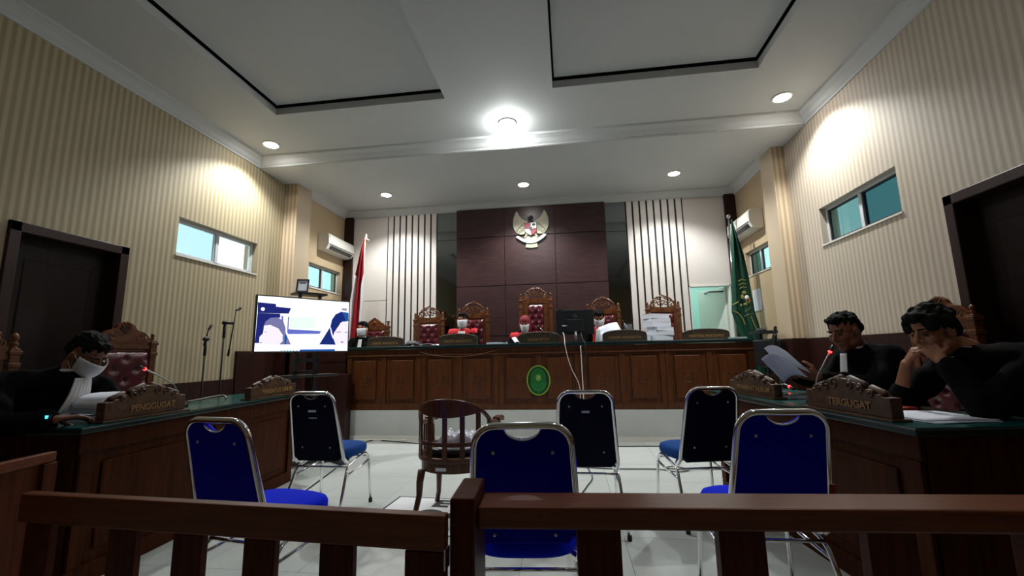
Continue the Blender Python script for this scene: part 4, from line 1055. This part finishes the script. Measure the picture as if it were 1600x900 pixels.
def sitting(c, F, lean=.0, face=None, hd=None, arms=None, hands=None, tall=0, headoff=(0, 0, 0)):
    """build joints from a seat point"""
    F = Vector(F).normalized(); s = Vector((-F.y, F.x, 0)); c = Vector(c)
    J = dict(F=F, pelvis=c, chest=c+F*lean*.8+Vector((0, 0, .37+tall)), neck=c+F*lean*1.15+Vector((0, 0, .53+tall)))
    ch = J['chest']+Vector((0, 0, .095))
    J['shL'] = ch+s*.175; J['shR'] = ch-s*.175
    J['head'] = J['neck']+Vector((0, 0, .13))+F*.035+Vector(headoff)
    J['face'] = face or F; J['U'] = (0, 0, 1)
    J['elL'] = J['shL']+F*.10+s*.06+Vector((0, 0, -.24)); J['elR'] = J['shR']+F*.10-s*.06+Vector((0, 0, -.24))
    J['wrL'] = J['elL']+F*.22-s*.10+Vector((0, 0, .03)); J['wrR'] = J['elR']+F*.22+s*.10+Vector((0, 0, .03))
    if arms: J.update(arms)
    if hands: J.update(hands)
    return J
# judges
fwdc = (0, -1, 0); GJ = 'robed people seated at the bench'
def judge(label, x, z, skin, **kw):
    J = sitting((0, 0, 0), fwdc, .10, kw.pop('face', fwdc), headoff=kw.pop('ho', (0, 0, 0)))
    fl_ = -(z-.66)+ZP    # floor relative to the pelvis
    return person(label, (x, 6.56, z-.66), J, skin, voxel=.010, detail=True, floor=fl_, group=GJ, **kw)
judge('masked person in black robe at the left end of the bench under the flag', -3.22, 1.575, SKINM, jabot='narrow')
judge('masked man in black robe with red shoulders at left nameplate', -1.60, 1.665, SKIN, red=True, jabot='wide', face=(.05, -1, -.05))
judge('masked judge with maroon headscarf and red shoulders at the centre', -.64, 1.585, SKINM, red=True, jabot='narrow', scarf=True, face=(0, -1, -.3))
judge('masked judge in red shouldered robe reading beside the monitor', .46, 1.64, SKIN, red=True, jabot='wide', face=(-.1, -1, -.45), hair='short')
# man at left desk
def lw(t, V, F, side):
    w = V['wrR']; d_ = (V['elR']-w).normalized()
    m = MB(); m.tube([w+d_*.002, w+d_*.024], .034, 14); m.build('watch_strap', BPLAST, t, smooth=True)
    up_ = (Vector((.9, -.6, .5))-d_*Vector((.9, -.6, .5)).dot(d_)).normalized()
    c = w+d_*.012+up_*.037
    MB().cbox(c, (.034, .034, .010), up_.to_track_quat('Z', 'Y').to_euler()).build('watch_case', BPLAST, t, bevel=.003)
    MB().cbox(c+up_*.006, (.016, .016, .002), up_.to_track_quat('Z', 'Y').to_euler()).build('watch_face', mat('watch_glow', lin(70, 200, 230), .4, emit=1.2), t)
JL = dict(F=(1, .12, 0), pelvis=(0, 0, 0), chest=(.19, .06, .37), neck=(.30, .09, .50), shL=(.20, .27, .45), shR=(.20, -.16, .43), head=(.375, .12, .60), face=(.80, .10, -.62), U=(.6, 0, .8),
          elL=(.36, .38, .27), elR=(.32, -.24, .24), wrL=(.52, .27, .255), wrR=(.555, -.14, .260), handL=((.6, -.5, .0), (0, 0, -1), .35), handR=((.35, 1, .02), (.2, 0, -1), .28))
person('masked man in black robe with pleated white jabot reading at left desk', (-3.25, 2.13, .59), JL, SKIND, hair='short', jabot='wide', voxel=.005, floor=-.59, extra=lw, sc_=1.03)
# man speaking at the right desk
JR = dict(F=(-1, -.12, 0), pelvis=(0, 0, 0), chest=(-.17, -.02, .34), neck=(-.26, -.05, .475), shL=(-.17, -.21, .42), shR=(-.18, .19, .42), head=(-.345, -.075, .585), face=(-.92, -.36, -.30), U=(-.25, 0, 1),
          elL=(-.32, -.27, .24), elR=(-.33, .24, .25), wrL=(-.60, -.20, .30), wrR=(-.62, .05, .30), handL=((-1, .25, .35), (.2, .9, .35), .35), handR=((-1, -.25, .35), (.2, -.9, .3), .35))
def rb2(t, V, F, side):
    w = V['wrL']; d_ = (V['elL']-w).normalized(); MB().tube([w+d_*.01, w+d_*.02], .032, 14).build('bracelet', FGOLD, t, smooth=True)
    MB().cbox(V['chest']+F*.168+side*.10-Vector((0, 0, .07)), (.006, .05, .022)).build('badge', GOLD, t)
person('short-haired man in black robe speaking into microphone at right desk', (2.16, 3.18, .66), JR, SKIND, hair='short', mask=False, jabot='narrow', voxel=.005, floor=-.66, extra=rb2, sc_=1.03)
# curly man with folded hands
JC = dict(F=(-1, -.1, 0), pelvis=(0, 0, 0), chest=(-.16, -.01, .37), neck=(-.30, -.02, .49), shL=(-.19, -.23, .44), shR=(-.18, .20, .46), head=(-.43, -.0, .590), face=(-.93, -.22, -.30), U=(-.2, 0, 1),
          elL=(-.42, -.22, .22), elR=(-.50, .20, .20), wrL=(-.475, -.09, .44), wrR=(-.505, .10, .42), handL=((-.12, .62, .75), (.7, .35, -.3), .75), handR=((.0, -.75, .75), (.8, -.2, -.4), .95))
person('bushy-haired man in black robe resting chin on clasped hands', (2.31, 2.50, .63), JC, SKIN, hair='bushy', mask=False, jabot='narrow', voxel=.005, floor=-.63, sc_=1.06, sleeve=.30)
# seats under the two men at the right desk and the people on the bench keep to their thrones
t = thing('desk_stool', 'low wooden stool under the bushy-haired man at the right desk', 'stool', (2.34, 2.50, 0))
MB().box(-.2, .2, -.2, .2, .44, .49).build('seat', CHAIRW, t, bevel=.006)
for a in (-1, 1):
    for b in (-1, 1): MB().box(a*.17-.02, a*.17+.02, b*.17-.02, b*.17+.02, .001, .44).build('leg', CHAIRW, t)

# ================================================================== THINGS ON THE BENCH
ZTt = ZT+.0005
t = thing('computer_monitor', 'black computer monitor with round logo seen from behind', 'monitor', (.105, 6.17, ZTt), math.radians(2))
MB().box(-.27, .27, 0, .035, .115, .47).build('casing', BPLAST, t, bevel=.008); MB().box(-.262, .262, .0352, .037, .125, .46).build('screen', EMDARK, t)
MB().box(-.12, .12, -.03, .0, .15, .33).build('rear_housing', BPLAST, t, bevel=.008)
MB().tube([(0, -.02, .02), (0, -.02, .16)], .022, 10).build('stand_neck', STEEL, t, smooth=True); MB().prism(ring_pts(.11, 24, .8), .0, .014, 'xy').build('stand_base', BPLAST, t)
MB().tube([(.028*math.cos(a), -.0015, .375+.028*math.sin(a)) for a in [2*PI*k/20 for k in range(20)]], .002, 5, closed=True).build('round_logo', STEEL, t)
letters('hp', .036, STEEL, t, Matrix.Translation((0, -.001, .378)) @ Matrix.Rotation(PI/2, 4, 'X'), .001)
MB().box(-.185, -.12, -.002, 0, .235, .25).build('label_plate', PAPER, t); MB().box(-.23, -.17, -.0, .03, .47, .49).build('webcam', BPLAST, t, bevel=.003)
def cable(name, pts, r, m_, label, cat='cable', grp=None, n=6):
    P = [Vector(p) for p in pts]; out = []
    for i in range(len(P)-1):
        p0, p1, p2, p3 = P[max(i-1, 0)], P[i], P[i+1], P[min(i+2, len(P)-1)]
        for k in range(n):
            s_ = k/n; out.append(.5*((2*p1)+(p2-p0)*s_+(2*p0-5*p1+4*p2-p3)*s_*s_+(3*p1-p0-3*p2+p3)*s_**3))
    out.append(P[-1]); return tag(MB().tube(out, r, 6).build(name, m_, smooth=True), label, cat, grp)
cable('white_cable', [(-.075, 6.13, 1.43), (-.06, 6.05, 1.40), (-.05, 5.93, 1.31), (-.05, 5.885, 1.27), (-.02, 5.88, 1.1), (.03, 5.9, .93), (.12, 5.92, .72), (.13, 5.925, .5), (.14, 5.90, .2), (.145, 5.6, .012)], .005, WHITE, 'thin white cable looping down the bench front from the monitor')
cable('white_cable', [(.16, 5.885, 1.235), (.165, 5.90, .95), (.17, 5.92, .60), (.17, 5.90, .2), (.17, 5.8, .012)], .007, WHITE, 'straight white cable hanging down the bench front')
cable('black_cable', [(.18, 6.1, 1.42), (.2, 6.0, 1.31), (.22, 5.885, 1.28), (.225, 5.885, 1.1), (.21, 5.9, .9)], .008, RUBBER, 'short black cable hanging over the bench edge beside the white one')
cable('wire', [(-2.1, 5.93, 1.2), (-1.9, 5.925, 1.15), (-1.6, 5.925, 1.125), (-1.3, 5.925, 1.14), (-1.02, 5.93, 1.2)], .003, mat('pale_wire', lin(130, 100, 80), .6), 'thin sagging wire along the top of the bench front')
# paper stack
z_ = ZTt; hs = [.075, .062, .05, .07, .048, .062]
nm = ['bottom', 'second from the bottom', 'third from the bottom', 'third from the top', 'second from the top', 'topmost']
for k, h_ in enumerate(hs):
    t = thing('paper_bundle', 'thick white paper bundle, %s of the tall stack on the bench' % nm[k], 'papers', (1.265+random.uniform(-.012, .012)-(.03 if k > 2 else 0), 6.2, z_), math.radians(28+random.uniform(-5, 5)), 'bundles in the tall paper stack')
    MB().box(-.15, .15, -.105, .105, 0, h_-.002).build('sheets', PAPER, t)
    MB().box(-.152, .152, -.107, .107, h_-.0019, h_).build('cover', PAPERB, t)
    z_ += h_+.0005
tag(MB().box(0, .14, -.1, .1, 0, .09).build('paper_bundle', PAPER, loc=(.985, 6.2, ZTt)), 'short white paper bundle leaning left of the tall stack', 'papers')
m = MB(); m.grid(lambda u, v: ((u-.5)*.30, (v-.5)*.26, .004+.07*math.sin(PI*min(1, max(0, u)))*(1-.3*v)*min(1, (1-abs(2*v-1))*3+.2)+.02*noise.noise(Vector((u*5, v*5, 1)))), 20, 16)
o = m.build('dark_cloth', EMDARK, solid=.004, smooth=True); o.location = (-2.30, 6.22, ZTt+.01); tag(o, 'crumpled dark cloth beside the leftmost nameplate', 'cloth')
def sheet(name, loc, rot, w, h, label, curve=.0, m_=PAPER, grp=None):
    m = MB(); m.grid(lambda u, v: ((u-.5)*w, (v-.5)*h, curve*math.sin(PI*u)), 12, 4); o = m.build(name, m_, solid=.003, smooth=True); o.location = loc; o.rotation_euler = rot; tag(o, label, 'paper', grp); return o
sheet('paper_sheet', (-2.06, 6.16, ZTt+.003), (0, .0, .2), .22, .2, 'loose white papers beside the dark cloth', .03)
sheet('paper_sheet', (-1.93, 6.25, ZTt+.003), (0, 0, -.3), .1, .2, 'small white papers left of the second nameplate', .02)
t = thing('document_pile', 'dark folder on white papers between two left nameplates and the centre', 'papers', (-1.03, 6.2, ZTt))
MB().cbox((0, 0, .015), (.30, .2, .03), (0, 0, .1)).build('papers', PAPER, t); MB().cbox((.04, 0, .043), (.22, .18, .022), (0, 0, -.15)).build('folder', DADO, t, bevel=.004)
sheet('paper_sheet', (-.74, 6.10, ZTt+.035), (.5, .3, .6), .10, .16, 'curled white papers held left of centre nameplate', .03)
sheet('paper_sheet', (.60, 6.28, 1.45), (1.0, -.28, .2), .30, .20, 'open white papers read by the judge beside monitor', .03)
sheet('paper_sheet', (.50, 6.22, 1.345), (1.35, .15, .1), .10, .16, 'white sheet hanging below the open papers of the judge', .01)
tag(MB().box(2.12, 2.33, 6.0, 6.2, ZTt, ZTt+.022).build('notebook', mat('grey_cover', lin(150, 165, 160), .5), bevel=.003), 'flat pale notebook at the right end of the bench', 'notebook')
def gooseneck(label, base, pts, led=True, grp='gooseneck desk microphones'):
    t = thing('desk_microphone', label, 'microphone', base, 0, grp)
    MB().prism(ring_pts(.055, 20, .8), 0, .022, 'xy').build('base', BPLAST, t, bevel=.004)
    P = [Vector(p) for p in pts]; MB().tube(P, .0045, 7).build('neck', STEEL, t, smooth=True)
    d_ = (P[-1]-P[-2]).normalized()
    MB().tube([P[-1], P[-1]+d_*.045], [.008, .009], 10).build('capsule', BPLAST, t, smooth=True)
    if led: MB().tube([P[-1]-d_*.004, P[-1]+d_*.004], .0105, 12).build('led_ring', LEDR, t, smooth=True)
gooseneck('slim microphone leaning left behind centre nameplate', (-.22, 6.32, ZTt), [(0, 0, .02), (-.03, 0, .08), (-.13, 0, .17), (-.19, 0, .235)], False)
gooseneck('slim microphone leaning left behind nameplate by the paper stack', (.92, 6.30, ZTt), [(0, 0, .02), (-.02, 0, .1), (-.08, 0, .2), (-.12, 0, .27)], False)
gooseneck('desk microphone with red ring on the left desk', (-2.84, 2.88, ZD), [(0, 0, .02), (.02, -.02, .07), (.06, -.13, .17), (.085, -.27, .235), (.09, -.38, .285)])
gooseneck('desk microphone with red ring at mouth of speaking man', (1.50, 2.93, ZD), [(0, 0, .02), (.0, 0, .08), (.03, 0, .17), (.085, 0, .26), (.115, 0, .31)])
gooseneck('folded desk microphone with red glow at far end of right desk', (1.56, 3.50, ZD), [(0, 0, .02), (-.02, -.02, .07), (-.01, -.09, .08), (.0, -.13, .065)])

# ================================================================== THINGS ON THE SIDE DESKS
t = thing('open_document', 'thick open document with curled white page on the left desk', 'document', (-2.715, 2.30, ZD), PI/2)
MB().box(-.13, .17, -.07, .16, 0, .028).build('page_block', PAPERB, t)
m = MB(); prof = [(.20, .030), (.18, .120), (.12, .148), (.04, .152), (-.04, .148), (-.09, .132), (-.115, .10), (-.115, .07), (-.09, .045), (-.04, .034)]
def cp(u, v):
    k = u*(len(prof)-1); i_ = min(int(k), len(prof)-2); a = k-i_; return (prof[i_][0]*(1-a)+prof[i_+1][0]*a, -.06+.21*v, prof[i_][1]*(1-a)+prof[i_+1][1]*a)
m.grid(cp, 27, 6); m.build('curled_page', PAPER, t, smooth=True, solid=.002)
t = thing('glue_bottle', 'tiny white nozzle bottle behind the PENGGUGAT nameplate', 'bottle', (-2.80, 2.73, ZD))
MB().lathe((0, 0, 0), [(.016, 0), (.018, .01), (.018, .075), (.010, .09)], 14).build('body', WHITE, t, smooth=True); MB().lathe((0, 0, .09), [(.010, 0), (.009, .025), (.004, .05)], 12).build('nozzle', WHITE, t, smooth=True)
cable('grey_cable', [(-3.0, 3.1, ZD+.01), (-2.95, 3.3, ZD+.03), (-2.9, 3.35, ZD+.035), (-2.86, 3.33, ZD+.012)], .009, mat('grey_sleeve', lin(120, 112, 100), .6), 'short grey cable loop on the left desk')
sheet('paper_sheet', (1.70, 2.34, ZD+.006), (0, 0, .12), .32, .29, 'white paper lying flat on the right desk beside TERGUGAT', .004)
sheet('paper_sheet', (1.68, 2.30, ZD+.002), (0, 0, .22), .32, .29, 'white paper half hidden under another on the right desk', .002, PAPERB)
t = thing('red_folder', 'red folder with white papers behind TERGUGAT nameplate', 'folder', (1.635, 2.62, ZD), .3)
MB().box(-.15, .15, -.1, .1, 0, .018).build('cover', mat('red_card', lin(190, 60, 60), .6), t, bevel=.002); MB().box(-.14, .10, -.04, .12, .0185, .03).build('papers', PAPER, t)
t = thing('green_book', 'closed book with green cover and white pages on right desk', 'book', (1.53, 3.22, ZD), .25)
MB().box(-.11, .11, -.07, .07, .003, .03).build('pages', PAPER, t); MB().box(-.113, .113, -.073, .073, .0305, .034).build('cover', GREENT, t)
t = thing('black_case', 'small black case on the right desk by the microphone', 'case', (1.60, 3.02, ZD), .1)
MB().box(-.07, .07, -.05, .05, 0, .05).build('body', BPLAST, t, bevel=.006); MB().box(-.03, .03, -.06, -.05, .02, .03).build('clasp', STEEL, t)
# papers in the hands of the speaking man
def hs_(name, P, label):
    m = MB(); A, B, C_, D_ = [Vector(p) for p in P]
    m.grid(lambda u, v: (A*(1-u)*(1-v)+B*u*(1-v)+C_*u*v+D_*(1-u)*v)+Vector((0, .02, .03))*math.sin(PI*u), 12, 8); tag(m.build(name, PAPER, solid=.0015, smooth=True), label, 'paper', None)
hs_('paper_sheet', [(1.27, 3.02, 1.15), (1.36, 2.92, 1.125), (1.50, 2.95, .99), (1.41, 3.05, .975)], 'upper white paper held up by the speaking man')
hs_('paper_sheet', [(1.22, 2.96, 1.08), (1.33, 2.88, 1.09), (1.46, 2.91, .965), (1.36, 3.0, .93)], 'lower white paper held up by the speaking man')

# ================================================================== FLAGS
def flag(label, rows, ox, Y, oz, kx, kz, mats, cols, floorz, polex, fin, folds=5, name='flag', lean=0):
    t = thing('flag', label, 'flag', (0, 0, 0)); m = MB(); V = []; n = 48; N = 26
    zs_ = [r_[0] for r_ in rows]
    def at(y):
        for i in range(len(rows)-1):
            if rows[i][0] <= y <= rows[i+1][0]:
                a = (y-rows[i][0])/(rows[i+1][0]-rows[i][0]); return [p+(q-p)*a for p, q in zip(rows[i][1], rows[i+1][1])]
        return rows[-1][1]
    for j in range(n+1):
        y = zs_[0]+(zs_[-1]-zs_[0])*j/n; b = at(y); row = []
        for sct in range(len(b)-1):
            for i in range(N//(len(b)-1)+1):
                u = i/(N//(len(b)-1)); x = b[sct]+(b[sct+1]-b[sct])*u
                tot = (x-b[0])/max(1e-3, b[-1]-b[0])
                row.append((m.v((ox+x*kx, Y-.05*math.sin(tot*PI*folds)*min(1, j/6), oz-y*kz)), sct))
        V.append(row)
    for j in range(n):
        for i in range(len(V[0])-1):
            if V[0][i][1] != V[0][i+1][1]: continue
            m.mi = cols[V[0][i][1]]; m.f([V[j][i][0], V[j][i+1][0], V[j+1][i+1][0], V[j+1][i][0]])
    cl = m.build('cloth', mats, t, smooth=True, solid=.004)
    (x0_, z0_), (x1_, z1_) = polex
    MB().tube([(x0_, Y+.07, z0_), (x1_, Y+.07, z1_)], .013, 10).build('pole', CHROME if fin == 'ball' else GOLD, t, smooth=True)
    f_ = MB()
    if fin == 'ball': f_.ell((x0_, Y+.07, z0_+.02), (.03, .03, .03))
    else:
        f_.ell((x0_, Y+.07, z0_+.03), (.016, .016, .05)); f_.rc((x0_-.01, Y+.06, z0_-.02), .014, (x0_-.055, Y+.05, z0_-.075), .008); f_.rc((x0_+.01, Y+.06, z0_-.01), .014, (x0_+.06, Y+.05, z0_-.035), .008)
    f_.build('finial', STEEL if fin == 'ball' else WHITEC, t, smooth=True)
    MB().lathe((x1_, Y+.07, z1_), [(.14, 0), (.14, .012), (.05, .03), (.022, .06), (.018, .12)], 20).build('stand', BPLAST, t, smooth=True)
    return t, cl
kx = .01010/4.286; kz = .01067/4.286
rows = [(85, (108, 108.5, 117, 118)), (200, (85, 85.5, 117, 118)), (345, (52, 52.5, 117, 118)), (350, (50, 66, 116, 118)), (440, (38, 60, 108, 117)), (520, (24, 47, 100, 118)), (700, (20, 38, 97, 112)), (790, (20, 35, 84, 100)), (840, (22, 34, 70, 84))]
flag('red and white flag on a pole left of the thrones', [(a, b) for a, b in rows], -3.366-112*kx, 6.66, 3.147+85*kz, kx, kz, [RED, WHITEC], [1, 0, 1], ZP, ((-3.372, 3.15), (-3.65, ZP+.001)), 'spear')
# green flag with fringe and embroidered emblem
rg = [(-3.09, (2.508, 2.51, 2.518, 2.52)), (-2.85, (2.49, 2.495, 2.56, 2.565)), (-2.54, (2.463, 2.47, 2.625, 2.634)), (-2.22, (2.434, 2.44, 2.66, 2.668)), (-1.90, (2.41, 2.42, 2.685, 2.69)), (-1.69, (2.384, 2.40, 2.695, 2.705)), (-1.48, (2.44, 2.46, 2.735, 2.745)), (-1.20, (2.50, 2.53, 2.765, 2.778)), (-.76, (2.53, 2.56, 2.765, 2.775))]
gf, gcl = flag('green flag with gold fringe and emblem hanging right of the bench', rg, 0, 6.60, 0, 1, 1, [FGREEN, FGOLD], [0, 0, 0], ZP, ((2.50, 3.14), (2.43, ZP+.001)), 'ball', folds=4)
m = MB()
def gt(p, r=.008): m.tube([(a, 6.54, b) for a, b in p], r*.7, 6)
gt([(2.385, 1.79), (2.42, 1.80), (2.47, 1.83)], .012); gt([(2.39, 1.70), (2.46, 1.66), (2.51, 1.58), (2.53, 1.50)], .012)
gt([(2.62, 1.62), (2.66, 1.48), (2.735, 1.32), (2.745, 1.25)], .011); gt([(2.745, 1.25), (2.70, 1.20), (2.72, 1.15)], .011)
for k in range(3): gt([(2.50+.004*k, 2.13-.055*k), (2.54, 2.155-.055*k), (2.60, 2.145-.055*k)], .009)
gt([(2.53, 1.62), (2.58, 1.64), (2.66, 1.66)], .006); gt([(2.55, 1.69), (2.60, 1.71), (2.63, 1.75)], .006)
for a, b, c_, d_ in ((2.56, 1.96, .045, .03), (2.53, 1.90, .03, .05), (2.60, 1.84, .05, .05), (2.56, 1.79, .04, .025), (2.50, 1.78, .02, .03)): m.ell((a, 6.53, b), (c_*.7, .01, d_*.7))
m.build('embroidery', FGOLD, gf)
MB().ell((2.585, 6.52, 1.885), (.03, .012, .035)).build('emblem_disc', WHITEC, gf, smooth=True); MB().ell((2.592, 6.51, 1.855), (.02, .01, .018)).build('emblem_disc', EMRED, gf, smooth=True)

# ================================================================== FLOOR STANDS, EQUIPMENT, CABLES
def micstand(label, x, y, zt, boom, clip):
    t = thing('microphone_stand', label, 'microphone stand', (x, y, 0), 0, 'floor microphone stands at the left wall')
    MB().tube([(0, 0, .012), (0, 0, zt)], .0085, 10).build('pole', RUBBER, t, smooth=True)
    for k in range(3):
        a = (.5 if zt > 1.4 else 1.5)+2*PI*k/3; MB().tube([(0, 0, .14), (.05*math.cos(a), .05*math.sin(a), .10), (.15*math.cos(a), .15*math.sin(a), .012)], .007, 6).build('leg', RUBBER, t, smooth=True)
    MB().ell((0, 0, zt), (.026, .03, .026)).tube([(0, -.03, zt), (.02 if zt > 1.4 else 0, .08 if zt > 1.4 else .03, zt)], .014, 8).tube([(0, 0, zt-.16), (0, 0, zt-.03)], .014, 8).build('clutch', BPLAST, t, smooth=True)
    m = MB(); a, b = boom; m.tube([a, b], .006, 8); m.tube([Vector(a), Vector(a)+(Vector(b)-Vector(a)).normalized()*-.07], .011, 8)
    m.build('boom', RUBBER, t, smooth=True)
    m = MB(); m.rc(b, .010, Vector(b)+Vector(clip), .012, 8); e = Vector(b)+Vector(clip)
    m.tube([e+Vector((.012*math.cos(q)+.004, .02*math.cos(q)*0, .014*math.sin(q)+.012)) for q in [PI*(.75+1.5*k/10) for k in range(11)]], .005, 6)
    m.build('clip', BPLAST, t, smooth=True); return t
t = micstand('tall thin black microphone stand with folded boom before the left wall', -3.50, 3.98, 1.52, ((.03, .05, 1.25), (.03, .10, 1.66)), (0, .05, .015))
t = micstand('shorter black microphone stand with yellow taped pole before the left wall', -3.50, 3.765, 1.345, ((0.0, 0.0, 1.35), (0, .02, 1.44)), (0, .02, .03))
MB().tube([(0, 0, 1.16), (0, 0, 1.25)], .0105, 10).build('yellow_tape', mat('yellow_tape', lin(180, 140, 60), .6), t, smooth=True)
t = thing('equipment_stand', 'black equipment with projecting arms standing by the right wall', 'equipment', (2.38, 5.60, 0))
m = MB(); m.tube([(0, 0, .02), (0, 0, .95)], .022, 10); m.build('pole', BPLAST, t)
MB().box(-.09, .12, -.14, .16, .93, 1.26).build('body', BPLAST, t, bevel=.02)
m = MB(); m.box(-.10, .10, -.12, .2, 1.33, 1.365); m.rc((.0, .10, 1.25), .02, (0, .12, 1.34), .02); m.rc((.04, -.16, 1.3), .025, (.05, -.18, 1.40), .016); m.rc((.03, -.12, 1.2), .03, (.04, -.17, 1.3), .025); m.tube([(0, .2, 1.38), (0, .05, 1.39), (0, .0, 1.37)], .018, 8)
m.build('bracket', BPLAST, t)
for k in range(3):
    a = 2*PI*k/3; MB().tube([(0, 0, .25), (.13*math.cos(a), .13*math.sin(a), .012)], .012, 6).build('leg', BPLAST, t)
cable('floor_cable', [(-2.30, 3.6, .008), (-2.6, 5.2, .008), (-2.75, 5.80, .008), (-2.2, 5.70, .008), (-1.9, 5.62, .008), (-1.2, 5.66, .008), (-.5, 5.62, .008), (.2, 5.60, .008), (.55, 5.56, .008), (1.0, 5.58, .008), (1.7, 5.5, .008)], .006, RUBBER, 'black cable lying along the floor by the platform')
cable('floor_cable', [(-.2, 4.62, .008), (.14, 4.56, .008), (.43, 4.52, .008), (.80, 4.53, .008), (.98, 4.45, .008), (1.10, 4.50, .012), (1.0, 4.62, .014), (.90, 4.55, .016), (1.05, 4.47, .018), (1.15, 4.52, .014), (1.3, 4.56, .008), (1.9, 4.58, .008)], .006, mat('grey_cable', lin(80, 82, 84), .5), 'grey cable crossing the floor with a small coil')
cable('floor_cable', [(.14, 4.56, .008), (.17, 4.2, .008), (.10, 3.9, .008), (.05, 3.6, .008), (.2, 3.3, .008)], .005, RUBBER, 'thin black cable running towards the camera under the centre chair')
tag(MB().box(-.38, .38, -.02, .02, 0.001, .022).build('cable_duct', WHITE, bevel=.004, loc=(-2.62, 5.83, 0)), 'loose white cable duct lying on the floor by the platform', 'cable duct').rotation_euler = (0, 0, -.0)
tag(MB().box(-.5, 3.2, 5.885, 5.90, 0.001, .02).build('cable_duct', WHITE), 'long white cable duct fixed along the platform foot', 'cable duct')
